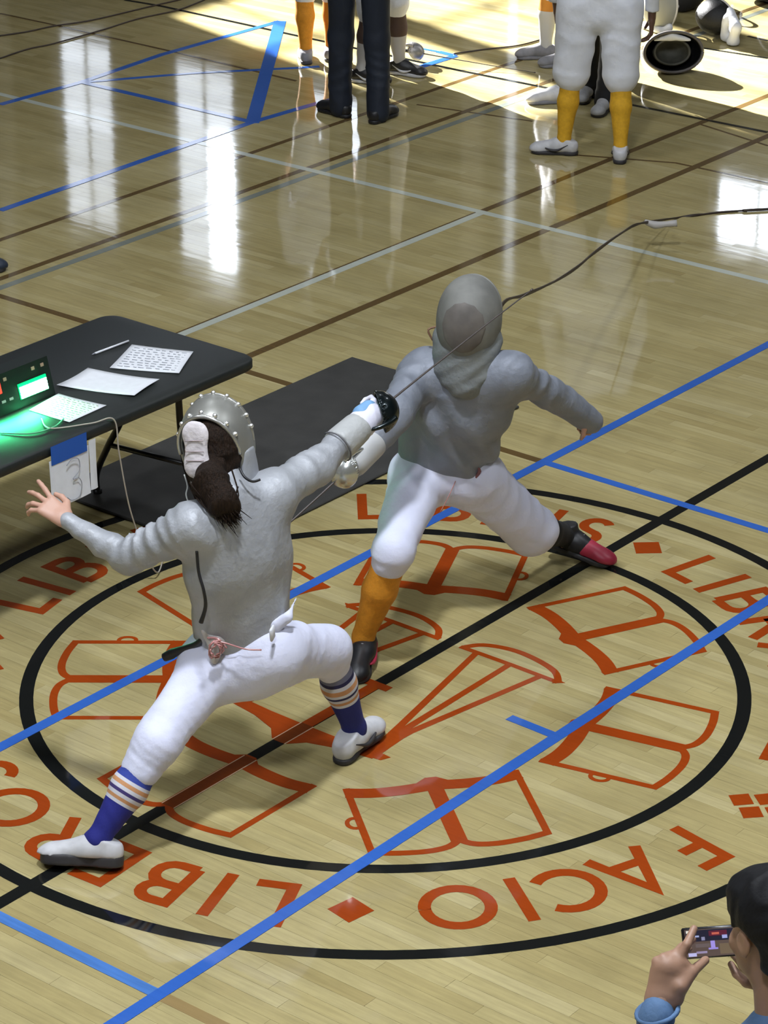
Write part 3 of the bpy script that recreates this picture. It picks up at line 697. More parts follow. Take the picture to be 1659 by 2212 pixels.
def shoe(parent,ank,d,m,ms,name='shoe',pitch=0,roll=0,sc=1.0,hi=False,toe=None,mark=None,label=None,g=None,chunk=False):
    """ank = ankle joint; d = toe direction; sole stands under the ankle"""
    k=(hi,chunk)
    if k not in SHOE: SHOE[k]=shoe_mesh(.006,hi,chunk)
    d=N(d); R=frame((d[0],d[1],0)); 
    cp,sp=math.cos(pitch),math.sin(pitch); Rp=np.array([[cp,0,-sp],[0,1,0],[sp,0,cp]])   # pitch>0 lifts the toe
    cr,sr=math.cos(roll),math.sin(roll); Rr=np.array([[1,0,0],[0,cr,-sr],[0,sr,cr]]); R=R@Rp@Rr
    o=np.array(g,float) if g is not None else np.array([ank[0],ank[1],0.0])
    up,so_=SHOE[k]; V,Fq=xf(up,R,o,sc); lo=xf(so_,R,o,sc)[0][:,2].min(); lift=np.array([0,0,.0015-lo]) ; V=V+lift
    s=mk(name,V,Fq,m,parent)
    if label: s['label']=label
    V2,F2=xf(so_,R,o+lift,sc); mk('sole',V2,F2,ms,s)
    T=lambda p:(np.array(p)*sc)@R.T+o+lift
    if toe: 
        b=Blob(); b.ell((.150,0,.034),(.062,.048,.034)).cone((.14,0,.034),(.07,0,.045),.0385,.044,k=.01).cut((0,0,.022),(0,0,-1)).cut((.082,0,0),(-1,0,-.9)); V3,F3=xf(b.mesh(.006),R,o+lift,sc); mk('toe_panel',V3,F3,toe,s)
    if mark:
        for sd in(-1,1):
            pts=[(.105,.040,.045),(.07,.0435,.034),(.035,.0435,.034),(.0,.0415,.052),(-.03,.0405,.068)]
            V3,F3=tube([T((x,y*sd*1.03,z)) for x,y,z in pts],[.003,.008,.009,.0055,.002],8,sm=4); mk('shoe_mark',V3,F3,mark,s)
    for i in range(4):
        x=.045+.022*i; zz=.102-.012*i
        V3,F3=tube([T((x,-.018,zz-.012)),T((x+.004,0,zz-.003)),T((x,.018,zz-.012))],.0025,6,sm=3); mk('lace',V3,F3,M_sole if m is M_shoew else M_shoeg,s)
    return s
def hand_parts(wr,d,palm,side=1,curl=(.3,.35,.4,.45),thumb=.5,sc=1.0,spread=.1):
    """hand as capsules in world space. d = finger direction, palm = direction the palm faces, side=+1 thumb on (palm x d) side"""
    d=N(d); n=N(np.array(palm)-d*(np.array(palm)@d)); s=np.cross(n,d)*side
    b=Blob(); wr=np.array(wr,float)
    b.cone(wr-d*.05*sc,wr+d*.015*sc,.027*sc,.026*sc,k=.012,flat=(n,.78))
    for k,o in enumerate((.030,.010,-.010,-.028)):
        b.cone(wr+s*o*.6*sc+d*.005*sc,wr+s*o*sc+d*.078*sc,.0165*sc,.0135*sc,k=.012,flat=(n,.85))
    Ls=((.042,.026,.021),(.046,.030,.022),(.043,.028,.021),(.034,.021,.018))
    for k,o in enumerate((.030,.010,-.010,-.028)):
        p=wr+s*o*sc+d*.082*sc; a=0; r=.0098*sc if k<3 else .0085*sc; dd=N(d+s*spread*(1.2-k*.8))
        for j in range(3):
            a+=curl[k]*(.9,1.1,.8)[j]
            q=p+(dd*math.cos(a)+n*math.sin(a))*Ls[k][j]*sc
            b.cone(p,q,r,r*.9,k=.004); p=q; r*=.92
    p=wr+s*.024*sc+d*.012*sc; t1=N(d*.55+s*.75+n*.35*thumb*2); q=p+t1*.042*sc; b.cone(p,q,.0155*sc,.0125*sc,k=.012)
    t2=N(d*.85+s*.3+n*thumb); q2=q+t2*.032*sc; b.cone(q,q2,.0115*sc,.0105*sc,k=.004); t3=N(d*.95-s*.1*thumb+n*thumb*1.3); b.cone(q2,q2+t3*.026*sc,.0105*sc,.0085*sc,k=.004)
    return b
def head_parts(c,f,up=(0,0,1),sc=1.0,face=True):
    """c = head centre, f = looking direction. returns (Blob, frame)"""
    R=frame(f,up); T=lambda x,y,z:c+(np.array([x,y,z])*sc)@R.T
    b=Blob(); b.ell(T(-.012,0,.03),np.array((.098,.076,.098))*sc,R,k=.02); b.ell(T(.025,0,-.04),np.array((.066,.060,.082))*sc,R,k=.03)
    b.ell(T(.058,0,-.088),np.array((.03,.034,.024))*sc,R,k=.025)
    if face:
        b.cone(T(.084,0,.012),T(.102,0,-.026),.008*sc,.0135*sc,k=.012)
        for s in(-1,1):
            b.ell(T(.076,.031*s,.008),np.array((.016,.016,.011))*sc,R,k=.006,sub=True)
            b.cone(T(.078,.012*s,.030),T(.070,.05*s,.030),.008*sc,.006*sc,k=.012)
            b.ell(T(.060,.042*s,-.035),np.array((.02,.02,.022))*sc,R,k=.02)
            b.ell(T(-.010,.082*s,-.005),np.array((.023,.009,.035))*sc,R,k=.004); b.ell(T(-.003,.092*s,-.001),np.array((.012,.006,.020))*sc,R,k=.003,sub=True)
        b.cone(T(.088,-.018,-.056),T(.088,.018,-.056),.006*sc,.006*sc,k=.006); b.cone(T(.085,-.015,-.068),T(.085,.015,-.068),.007*sc,.007*sc,k=.006)
    return b,R,T
def eyes(parent,T,sc=1.0):
    for s in(-1,1):
        e=Blob().ell(T(.074,.031*s,.008),(.0115*sc,)*3); V,Fq=e.mesh(.003); o=mk('eye',V,Fq,mat('eye_white',(.7,.68,.65),.3),parent)
        e=Blob().ell(T(.082,.031*s,.008),(.0048*sc,)*3); V,Fq=e.mesh(.0016); mk('iris',V,Fq,mat('iris_brown',(.03,.015,.008),.2),o)
def torso_blob(J,grow=0,wide=1.0,k=.05,hipr=.0):
    b=Blob(); pel,neck=J['pel'],J['neck']; sh=J['shR']-J['shL']; side=N(sh); ax=N(neck-pel)
    hs=N(J['hipR']-J['hipL']); ch=lerp(pel,neck,.62); wa=lerp(pel,neck,.28)
    b.cone(pel,wa,.098+grow+hipr,.088+grow,k=k,flat=(hs,1.30*wide)); b.cone(wa,ch,.088+grow,.100+grow,k=k,flat=(side,1.35*wide)); b.cone(ch,lerp(pel,neck,.86),.100+grow,.078+grow,k=k,flat=(side,1.45*wide))
    b.cone(J['shL'],J['shR'],.056+grow,.056+grow,k=k); b.cone(lerp(pel,neck,.88),neck+ax*.02,.06+grow,.048+grow*.5,k=k)
    return b
def body(name,J,base,label,hands,m_skin=M_skin,face_dir=None,vox=.012,head=True,hsc=1.0,thick=1.0,group=None,cat='person'):
    """one continuous skin figure under the clothes"""
    b=torso_blob(J,-.022,.92)
    for s in'LR':
        b.chain([J['hip'+s],J['knee'+s],J['ank'+s]],[.068,.048,.032],k=.03); b.chain([J['sh'+s],J['el'+s],J['wr'+s]],[.045,.036,.025],k=.03)
        b.cone(J['ank'+s],J['ank'+s]+np.array([0,0,-.04]),.03,.028)
    b.cone(J['neck']-N(J['neck']-J['pel'])*.05,lerp(J['neck'],J['head'],.6),.055,.05,k=.03)
    parts=[b.mesh(vox)]
    f=face_dir if face_dir is not None else (0,1,0)
    hb,R,T=head_parts(J['head'],f,J.get('hup',(0,0,1)),hsc); hb.cone(lerp(J['neck'],J['head'],.25),J['head']-np.array([0,0,.03]),.05,.05,k=.03); parts.append(hb.mesh(.006))
    for h in hands: parts.append(h.mesh(.0032))
    V,Fq=joinq(parts); o=mk(name,V,Fq,m_skin,base=base); tag(o,label,cat,group); return o,T
def limb_t(V,pts):
    """parameter 0..1 along a polyline, for banded socks"""
    pts=[np.array(p) for p in pts]; L=[np.linalg.norm(pts[i+1]-pts[i]) for i in range(len(pts)-1)]; tot=sum(L)
    best=np.full(len(V),1e9); t=np.zeros(len(V)); acc=0
    for i in range(len(pts)-1):
        ba=pts[i+1]-pts[i]; s=np.clip(((V-pts[i])@ba)/(ba@ba),0,1); d=np.linalg.norm(V-pts[i]-s[:,None]*ba,axis=1); m=d<best
        best[m]=d[m]; t[m]=(acc+s[m]*L[i])/tot; acc+=L[i]
    return t
def sock(parent,kn,an,r0,r1,m,vox=.007,t0=.0,name='sock',low=None,bulge=.012):
    kn=np.array(kn);an=np.array(an); a=lerp(kn,an,t0); b=Blob(); mid=lerp(a,an,.35)
    b.cone(a,mid,r0,r0+bulge*.2,k=.02).cone(mid,an,r0+bulge*.2,r1,k=.02).cone(an,(an+np.array([0,0,-.035])) if low is None else low,r1,r1,k=.02)
    V,Fq=b.mesh(vox,wrinkle(.0012,60,3)); return mk(name,V,Fq,m,parent,t=limb_t(V,[a,an]))
# ------------------------------------------------------------------ sabre
def sabre(name,hand,d,guard_out,label,gm,rim,bl=.86,led=False,gs=1.0):  # led adds a glowing painted glint on the guard, not a diode
    """hand = centre of the grip, d = blade direction, guard_out = side the bell covers"""
    hand=np.array(hand,float); R=frame(d,guard_out); T=lambda x,y,z:hand+np.array([x,y,z])@R.T
    e=empty(name,T(0,0,0),label,'sabre')
    V,Fs=tube([T(-.075,0,-.004),T(-.03,0,0),T(.03,0,0),T(.06,0,0)],[.011,.0135,.0125,.009],12,sm=4); mk('grip',V,Fs,M_shoek,e)
    V,Fs=tube([T(-.10,0,-.005),T(-.075,0,-.004)],[.010,.011],12); mk('pommel',V,Fs,M_chrome,e)
    # bell guard: part of an ellipsoid shell in front of and around the knuckles
    b=Blob(); b.ell((.0,0,.0),(.074,.062,.068),k=.001); b.ell((-.004,0,0),(.0705,.0585,.0645),k=.0001,sub=True); b.cut((.018,0,.0),(-1,0,-.75))
    V,Fq=xf(b.mesh(.0028),R,hand,gs); mk('bell_guard',V,Fq,gm,e)
    V,Fs=tube([T(.012*gs,0,.068*gs),T(-.03,0,.066*gs),T(-.075,0,.045*gs),T(-.098,0,.006)],[.012,.010,.007,.005],10,sm=5); mk('knuckle_bow',V,Fs,gm,e)
    V,Fs=tube([T(.06,0,0),T(.25,0,0),T(.6,0,.004),T(.06+bl,0,.012)],[.0045,.0036,.0028,.0022],6,sm=5); mk('blade',V,Fs,M_blade,e)
    V,Fs=tube([T(.055+bl,0,.012),T(.066+bl,0,.012)],.0038,8); mk('blade_tip',V,Fs,M_blade,e)
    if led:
        V,Fs=tube([T(.058,.02,.036),T(.064,.012,.040)],.005,8,sm=0); mk('painted_glint',V,Fs,mat('painted_green_glint',(.02,.5,.2),.3,emit=(.1,1,.4),est=2),e)  # glowing bead stands in for the green lamp's glint on the guard
    return e
def finger_glove(wr,d,palm,side): return hand_parts(wr,d,palm,side,curl=(1.05,1.1,1.1,1.1),thumb=.9,sc=1.12)
# ------------------------------------------------------------------ mask
def mask(parent,c,f,up,mm,trim,x0=-.075,kk=.30,tr=.0075,vox=.005,rivets=True,sc=1.0):
    R=frame(f,up); T=lambda x,y,z:np.array(c)+(np.array([x,y,z])*sc)@R.T
    b=Blob(); b.ell((.0,0,-.005),(.150,.118,.150),k=.02); b.ell((.012,0,-.065),(.130,.104,.125),k=.04)
    b.ell((-.0,0,-.005),(.136,.104,.136),k=.001,sub=True); b.ell((.0,0,-.065),(.114,.090,.112),k=.001,sub=True)
    b.cut((x0,0,0),(-1,0,-kk))
    V,Fq=xf(b.mesh(vox),R,c,sc); m=mk('mask',V,Fq,mm,parent)
    def ring(x0_,k_,a0,a1,n,grow=1.0):
        out=[]
        for a in np.linspace(a0,a1,n):
            d=np.array([-k_*math.cos(a),math.sin(a),math.cos(a)]); o_=np.array([x0_,0,.005]); e=np.array([.150,.118,.150])*grow
            A_=(d/e)@(d/e); B2=(o_/e)@(d/e); C2=(o_/e)@(o_/e)-1; t=(-B2+math.sqrt(max(B2*B2-A_*C2,0)))/A_; p=o_+d*t; out.append(T(p[0],p[1],p[2]-.005))
        return out
    V2,F2=tube(ring(x0,kk,-1.9,1.9,44),tr,8); mk('mask_rim',V2,F2,trim,m)
    if rivets:
        for p in ring(x0+.012,kk,-1.25,1.25,7,1.015):
            V2,F2=Blob().ell(p,(.0088,)*3).mesh(.0022); mk('rivet',V2,F2,M_rivet,m)
        V2,F2=tube(ring(.035,.12,-1.75,1.75,40),.0055,8); mk('crown_band',V2,F2,trim,m)
        for p in ring(.035,.12,-1.3,1.3,9,1.03):
            V2,F2=Blob().ell(p,(.0085,)*3).mesh(.0022); mk('rivet',V2,F2,M_rivet,m)
    return m,T,R
M_meshs=mat('steel_wire_mesh',(.30,.30,.275),.42,.55,noise=.12,nscale=10,bump=.02,bscale=400)
M_meshg=mat('grey_wire_mesh',(.20,.20,.185),.68,.2,noise=.3,nscale=9,bump=.03,bscale=400)
M_meshk=mat('black_wire_mesh',(.010,.010,.011),.45,.3,bump=.3,bscale=240)
# ================================================================== FENCER A, seen from behind, lunging away
A={k:np.array(v) for k,v in dict(pel=[-.481,8.235,.575],neck=[-.493,8.204,1.119],shL=[-.616,8.102,1.075],shR=[-.366,8.314,1.094],
 elL=[-.843,8.185,.929],wrL=[-1.046,8.285,1.017],elR=[-.217,8.549,1.109],wrR=[-.061,8.704,1.205],head=[-.546,8.338,1.259],ankR=[-.107,8.533,.1],ankL=[-.939,7.786,.1]).items()}
A['pel']=P(520,1408,8.22); A['hipL']=P(462,1432,8.21); A['hipR']=P(588,1412,8.17); A['kneeR']=np.array([-.198,8.434,.462])
A['kneeL']=P(338,1606,7.93)
A['wrR']=P(782,915,8.70); A['elR']=P(680,1010,8.50)
fA=N([.32,.94,-.10]); upA=N([-.12,.05,1])
A['hup']=upA
dL=N([-.75,.35,.45]); hL=hand_parts(A['wrL']+dL*.01,dL,(-.2,.5,-.6),1,curl=(.15,.3,.5,.6),thumb=.3,spread=.35)
bladeA=N(P(1092,652,9.28)-P(808,880,8.76)); palmR=N([.3,.2,-.6])
dR=N(A['wrR']-A['elR']); hR=finger_glove(A['wrR'],dR,(-.55,.55,-.2),1)
baseA=(-.5,8.2,0)
fa,TA=body('person',A,baseA,'fencer seen from behind, dark ponytail, striped blue socks, lunging with sabre arm out',[hL],face_dir=fA)
# jacket
J=torso_blob(A,.026,1.06,k=.06); J.cone(lerp(A['pel'],A['neck'],.12)+np.array([.035,0,0]),lerp(A['pel'],A['neck'],.75)+np.array([.01,.0,0]),.108,.122,k=.05,flat=(N(A['shR']-A['shL']),1.24))
fo=(.009,17,.5)
J.cone(A['shL'],A['elL'],.074,.060,k=.05,folds=(.009,20,.3)).cone(A['elL'],lerp(A['elL'],A['wrL'],1.0),.058,.038,k=.02,folds=(.005,16,2))
J.cone(A['shR'],A['elR'],.078,.066,k=.05,folds=(.006,17,1)).cone(A['elR'],lerp(A['elR'],A['wrR'],.75),.063,.050,k=.02,folds=(.006,13,.2))
J.cone(lerp(A['pel'],A['neck'],.93),A['neck']+N(A['neck']-A['pel'])*.02+fA*.02,.060,.052,k=.03)
axA=N(A['neck']-A['pel']); _sa=N(A['shR']-A['shL']); J.cone(lerp(A['shR'],A['neck'],.30)-axA*.08,A['pel']+_sa*.085+axA*.09,.070,.076,k=.06); J.cone(lerp(A['shL'],A['neck'],.35)-axA*.08,A['pel']-_sa*.05+axA*.09,.068,.070,k=.06); J.cut(lerp(A['pel'],A['neck'],.02),-axA+np.array([.10,0,0]),.004)
J.cone(A['neck']+fA*.01,lerp(A['neck'],A['head'],.48),.058,.060,k=.02)
V,Fq=J.mesh(.0085,wrinkle(.006,21,5)); mk('jacket',V,Fq,M_lame,fa)
# glove cuff and lapped sleeve cuff
c0=lerp(A['elR'],A['wrR'],.48); b=Blob().cone(c0,A['wrR']-dR*.035,.058,.055).cut(c0,-dR); V,Fq=b.mesh(.007,wrinkle(.0015,40,2)); mk('sleeve_cuff',V,Fq,mat('pale_lame_cuff',(.42,.43,.43),.6,.15,noise=.1,nscale=12,bump=.3,bscale=50),fa)
b=Blob().cone(A['wrR']-dR*.05,A['wrR']+dR*.045,.053,.049).cut(A['wrR']-dR*.05,-dR); V1=b.mesh(.006); V2=hR.mesh(.0034); V,Fq=joinq([V1,V2]); gl=mk('glove',V,Fq,M_glove,fa)
b=Blob().cone(A['wrR']+dR*.02+np.array([-.012,0,.022]),A['wrR']+dR*.06+np.array([-.012,0,.022]),.034,.028); V,Fq=b.mesh(.005); mk('glove_patch',V,Fq,mat('pale_blue_patch',(.18,.36,.60),.6),gl)
for t in(.46,): 
    cc=lerp(A['elR'],A['wrR'],t); r=.064 if t<.2 else .060; s=np.cross(dR,[0,0,1]); s=N(s); u=np.cross(s,dR)
    V,Fs=tube([cc+r*(math.cos(a)*s+math.sin(a)*u) for a in np.linspace(-.9,2.3,16)],.003,6); mk('sleeve_seam',V,Fs,mat('dark_seam',(.12,.12,.13),.7),fa)
# breeches
B_=Blob(); hs=N(A['hipR']-A['hipL'])
B_.cone(A['pel']+axA*.06,A['pel']-axA*.03,.098,.108,k=.05,flat=(hs,1.28)); B_.cone(A['hipL'],A['hipR'],.105,.105,k=.06)
B_.cone(A['hipL'],A['kneeL'],.108,.080,k=.06,folds=(.0022,27,.2)); kl=lerp(A['kneeL'],A['ankL'],.26); B_.cone(A['kneeL'],kl,.080,.070,k=.03,folds=(.0028,32,1))
B_.cone(A['hipR'],A['kneeR'],.112,.088,k=.06); kr=lerp(A['kneeR'],A['ankR'],.20); B_.cone(A['kneeR'],kr,.082,.066,k=.03)
B_.ell(A['pel']+np.array([.0,-.05,-.04]),(.14,.10,.10),k=.06)
V,Fq=B_.mesh(.0085,wrinkle(.0048,24,9)); mk('breeches',V,Fq,M_breech,fa)
V,Fs=tube([A['pel']+axA*.05+.128*(math.cos(a)*hs*1.16+math.sin(a)*N(np.cross(axA,hs))) for a in np.linspace(0,2*math.pi,40)],.012,8); mk('waistband',V,Fs,M_breech,fa)
navy=(.012,.022,.16); wh=(.62,.62,.68); og=(.55,.27,.12)
rL=[(0,(.03,.055,.32)),(.24,wh),(.28,og),(.325,wh),(.37,(.05,.035,.16)),(.41,wh),(.45,og),(.49,wh),(.53,(.012,.016,.20))]
rR=[(0,wh),(.06,(.16,.17,.26)),(.20,(.02,.02,.08)),(.245,wh),(.29,og),(.35,wh),(.39,(.02,.02,.08)),(.425,wh),(.465,og),(.51,wh),(.55,(.010,.016,.15))]
M_sL=mat('striped_sock_left',(1,1,1),.8,ramp=rL,noise=.05,nscale=60,bump=.1,bscale=150); M_sR=mat('striped_sock_right',(1,1,1),.8,ramp=rR,noise=.05,nscale=60,bump=.1,bscale=150)
sock(fa,A['kneeL'],A['ankL'],.060,.036,M_sL,t0=.20,vox=.006,low=A['ankL']+np.array([-.02,.012,-.012])); sock(fa,A['kneeR'],A['ankR'],.058,.040,M_sR,t0=.14,vox=.006)
V,Fs=Blob().ell(lerp(A['kneeL'],A['ankL'],.36)+np.array([-.045,-.035,.0]),(.012,.010,.012)).mesh(.003); mk('sock_emblem',V,Fs,M_whitecl,fa)
shoe(fa,A['ankL'],(-1,.13,0),M_shoew,M_sole,sc=1.0,roll=.30,chunk=True,g=(A['ankL'][0]-.005,A['ankL'][1]-.022,0),label='worn white back shoe with a thick dark sole')
shoe(fa,A['ankR'],(.52,.86,0),M_shoew,M_sole,sc=1.0,mark=M_sole,pitch=.06,g=(A['ankR'][0]-.012,A['ankR'][1]-.02,0),label='white front shoe with black curved marks')
# hair, mask, tongue
hc=A['head']
R_=frame(fA,upA); T_=lambda x,y,z:hc+np.array([x,y,z])@R_.T
h=Blob(); h.ell(T_(-.030,0,.005),(.100,.098,.122),R_,k=.03); h.ell(T_(-.06,0,-.07),(.07,.078,.06),R_,k=.04)
V,Fq=h.mesh(.006,wrinkle(.004,70,4)); mk('hair',V,Fq,M_hair,fa)
tail=Blob(); pts=[P(452,1008,8.22),P(458,1048,8.125),P(482,1085,8.075),P(510,1120,8.065)]
tail.chain(pts,[.055,.056,.046,.012],k=.05,flat=((0,1,.2),.72)); V,Fq=tail.mesh(.006,wrinkle(.006,60,8)); pt=mk('ponytail',V,Fq,M_hair,fa)
rr=np.random.default_rng(3); parts=[]
for i in range(150):
    a=pts[1]+rr.normal(size=3)*[.025,.015,.02]; e=pts[3]+rr.normal(size=3)*[.020,.008,.016]+np.array([-.012,-.012,0]); parts.append(tube([a,lerp(a,e,.5)+rr.normal(size=3)*.012+np.array([0,-.02,0]),e],[.0030,.0024,.0006],5,sm=3))
V,Fs=join(parts); x_=mk('hair_strands',V,Fs,M_hair,pt); x_['kind']='stuff'
mA,TM,RM=mask(fa,hc+fA*.03+upA*.022+np.array([-.012,0,0]),fA,upA,M_meshs,mat('silver_trim',(.55,.55,.52),.3,.8))
# white back tongue of the mask
b=Blob(); tc_=T_(-.145,.012,.030); Rt=frame(-fA+upA*.15,upA)
for z in(-.05,.05): b.cone(tc_+Rt[:,2]*z-Rt[:,1]*.012,tc_+Rt[:,2]*z+Rt[:,1]*.012,.030,.030,k=.02,flat=(Rt[:,0],.45))
b.cone(tc_-Rt[:,2]*.055,tc_+Rt[:,2]*.055,.041,.041,k=.02,flat=(Rt[:,0],.35)); V,Fq=b.mesh(.004,wrinkle(.0012,70,2)); mk('mask_tongue',V,Fq,mat('quilted_white_vinyl',(.62,.58,.60),.6,noise=.12,nscale=30,bump=.4,bscale=50),mA)
for z in(-.03,.0,.035):
    V,Fs=tube([tc_+Rt[:,2]*z-Rt[:,1]*.032-fA*.017,tc_+Rt[:,2]*z+Rt[:,1]*.032-fA*.017],.0016,6); mk('stitching',V,Fs,mat('pink_grey_thread',(.4,.33,.34),.8),mA)
# grey bib hem showing on the right of the neck
b=Blob(); b.cone(T_(.02,-.095,-.02),T_(.03,-.085,-.17),.020,.030,k=.02,flat=(RM[:,0],2.3)); b.cone(T_(.02,.095,-.02),T_(.03,.085,-.15),.018,.026,k=.02,flat=(RM[:,0],2.3)); b.cone(T_(.05,-.08,-.18),T_(.05,.08,-.18),.03,.03,k=.03)
V,Fq=b.mesh(.006,wrinkle(.002,50,3)); mk('bib',V,Fq,M_lame,mA)
V,Fs=tube([P(518,1012,8.19),P(528,1030,8.165),P(545,1040,8.16),P(562,1036,8.17)],.0045,8,sm=5); mk('neck_strap',V,Fs,M_shoek,mA)
V,Fs=tube([P(398,1025,8.30),P(405,1050,8.28),P(402,1070,8.26),P(412,1095,8.2),P(425,1115,8.12)],.0028,6,sm=4); mk('mask_wire',V,Fs,mat('clear_wire',(.5,.52,.5),.2),mA)
# body cord, coil, clip
V,Fs=tube([P(425,1190,8.03),P(429,1235,8.02),P(440,1275,8.0),P(444,1310,8.0),P(434,1345,8.0)],[.005,.005,.005,.006,.008],8,sm=5); mk('black_cord',V,Fs,M_shoek,fa)
Mrw=mat('clear_red_cord',(.45,.20,.19),.25,coat=.5); rr=np.random.default_rng(5)
cx_=P(466,1402,8.055)
for k in range(4):
    ph=rr.uniform(0,6); q=[cx_+.030*(1-.13*k)*(math.cos(a)*np.array([.75,.1,.15])+math.sin(a)*np.array([.1,.0,1.15]))+np.array([0,-.004*k,0])+rr.normal(size=3)*.003 for a in np.linspace(ph,ph+5.6,18)]
    V,Fs=tube(q,.0032,6); mk('cord_coil',V,Fs,Mrw,fa)
V,Fs=tube([cx_+[0,0,.03],P(490,1390,8.05),P(530,1402,8.03),P(565,1404,8.03)],.0028,6,sm=5); mk('cord_end',V,Fs,Mrw,fa)
V,Fs=tube([P(448,1378,8.08),P(470,1380,8.07),P(490,1400,8.05)],.004,6,sm=5); mk('cord_end',V,Fs,Mrw,fa)
V,Fs=tube([P(448,1372,8.13),P(425,1392,8.15),P(400,1400,8.17),P(372,1412,8.2),P(355,1420,8.21)],[.012,.012,.010,.018,.015],10,sm=4); mk('cord_connector',V,Fs,mat('black_connector',(.012,.013,.015),.4),fa)
b=Blob(); b.cone(P(448,1362,8.12),P(470,1385,8.10),.026,.030,k=.02); b.cone(P(470,1385,8.10),P(462,1425,8.09),.030,.020,k=.02); V,Fq=b.mesh(.006,wrinkle(.004,80,6)); mk('cord_pouch',V,Fq,mat('translucent_white_plastic',(.55,.52,.50),.35),fa)
b=Blob(); b.cone(P(596,1352,8.125),P(620,1335,8.13),.026,.016,k=.02,flat=((0,1,0),.6)).cone(P(620,1335,8.13),P(640,1293,8.17),.014,.005,k=.02,flat=((0,1,0),.6)); V,Fq=b.mesh(.005,wrinkle(.002,60,4)); mk('white_strap',V,Fq,M_breech,fa)
V,Fs=box(P(588,1368,8.058),(.035,.010,.05),frame(N([.3,1,.2])),.004); mk('white_buckle',V,Fs,M_whitecl,fa)
sA=sabre('sabre',A['wrR']+dR*.072+np.array([.0,0,-.006]),bladeA,N([.75,.1,.15]),'sabre with black bell guard held by the fencer seen from behind, blade touching the other',mat('black_guard',(.006,.012,.014),.25,.6,coat=.4),None,bl=.80,led=True,gs=1.22)
# ================================================================== FENCER B, facing the camera
B=dict(pel=[.23,9.626,.623],hipR=[.133,9.583,.604],hipL=[.336,9.605,.594],kneeR=[.034,9.191,.479],kneeL=[.578,9.767,.296],neck=[.309,9.464,1.084],
 shR=[.140,9.522,1.055],shL=[.470,9.42,1.085],elR=[.036,9.263,1.019],wrR=[-.107,9.101,.925],elL=[.608,9.582,.953],wrL=[.751,9.718,.803],head=[.316,9.477,1.305],ankR=[-.079,9.241,.1],ankL=[.729,10.103,.12])
B={k:np.array(v) for k,v in B.items()}; B['elR']=P(852,893,9.27); B['wrR']=P(782,978,9.11)
fB=N([-.22,-1,-.18]); upB=N([.02,-.10,1]); B['hup']=upB
dLb=N(B['wrL']-B['elL']); dRb=N(B['wrR']-B['elR'])
hl=hand_parts(B['wrL'],dLb,(-.4,.3,-.7),1,curl=(1.1,1.15,1.2,1.2),thumb=.9,sc=.9)
baseB=(.25,9.6,0)
fb,TB_=body('person',B,baseB,'fencer facing the camera in a grey mask and jacket with amber socks, lunging',[hl],face_dir=fB)
eyes(fb,TB_)
J=torso_blob(B,.026,1.12,k=.06,hipr=.012)
J.cone(B['shR'],B['elR'],.070,.070,k=.06,folds=(.006,14,.3)).cone(B['elR'],B['wrR'],.070,.058,k=.02,folds=(.004,12,2))
J.cone(B['shL'],B['elL'],.070,.063,k=.06,folds=(.005,14,1)).cone(B['elL'],B['wrL']+dLb*.075,.066,.052,k=.02,folds=(.003,12,.2))
axB=N(B['neck']-B['pel']); _sb=N(B['shL']-B['shR']); J.cone(lerp(B['shL'],B['neck'],.30)-axB*.07,B['pel']+_sb*.075+axB*.06,.072,.080,k=.06); J.cone(lerp(B['shR'],B['neck'],.30)-axB*.07,B['pel']-_sb*.075+axB*.06,.072,.080,k=.06); J.cone(B['neck'],lerp(B['neck'],B['shR'],.8),.075,.070,k=.05).cone(B['neck'],lerp(B['neck'],B['shL'],.8),.075,.070,k=.05); J.cone(B['neck']-axB*.03,B['neck']+axB*.05,.07,.06,k=.03)
def diagfold(Q):
    # long soft folds running down from the right shoulder to the left hip
    q=Q-B['neck']; s=q@N([1,0,.75]); l=q@N([.75,0,-1]); return .007*np.sin(s*48+.6+2*l)*1.6*np.exp(-((s+.20)/.13)**2)*(l>0)
w_=wrinkle(.0055,19,15); J.cut(B['pel']-axB*.0,-axB+np.array([0,0,0]),.004)
V,Fq=J.mesh(.0085,lambda Q:w_(Q)+diagfold(Q)); mk('jacket',V,Fq,M_lame2,fb)
hs=N(B['hipL']-B['hipR']); K=Blob()
K.cone(B['pel']+axB*.05,B['pel']-axB*.03,.100,.108,k=.05,flat=(hs,1.30)); K.cone(B['hipL'],B['hipR'],.105,.105,k=.05)
kr=lerp(B['kneeR'],B['ankR'],.14); kl=lerp(B['kneeL'],B['ankL'],.10)
K.cone(B['hipR'],B['kneeR'],.110,.080,k=.05,folds=(.003,11,0)).cone(B['kneeR'],kr,.080,.068,k=.03,folds=(.004,20,0))
K.cone(B['hipL'],B['kneeL'],.120,.100,k=.05,folds=(.003,11,2)).cone(B['kneeL'],kl,.098,.085,k=.03)
V,Fq=K.mesh(.0085,wrinkle(.0045,22,19)); mk('breeches',V,Fq,M_breech,fb)
V,Fs=tube([P(1030,1008,9.50),P(1036,1018,9.49),P(1028,1032,9.49),P(1034,1042,9.49)],[.004,.007,.006,.003],6,sm=3); mk('red_tag',V,Fs,mat('dull_red_cloth',(.22,.09,.09),.8),fb)
V,Fs=tube([P(1000,1000,9.52),P(975,1060,9.47),P(950,1108,9.45)],.0018,6,sm=4); mk('body_cord',V,Fs,Mrw,fb)
sock(fb,B['kneeR'],B['ankR'],.062,.040,M_ysock,t0=.14,vox=.006); sock(fb,B['kneeL'],B['ankL'],.060,.044,mat('black_sock',(.008,.008,.009),.8),t0=.08,vox=.007,low=B['ankL']+np.array([.03,.0,-.03]))
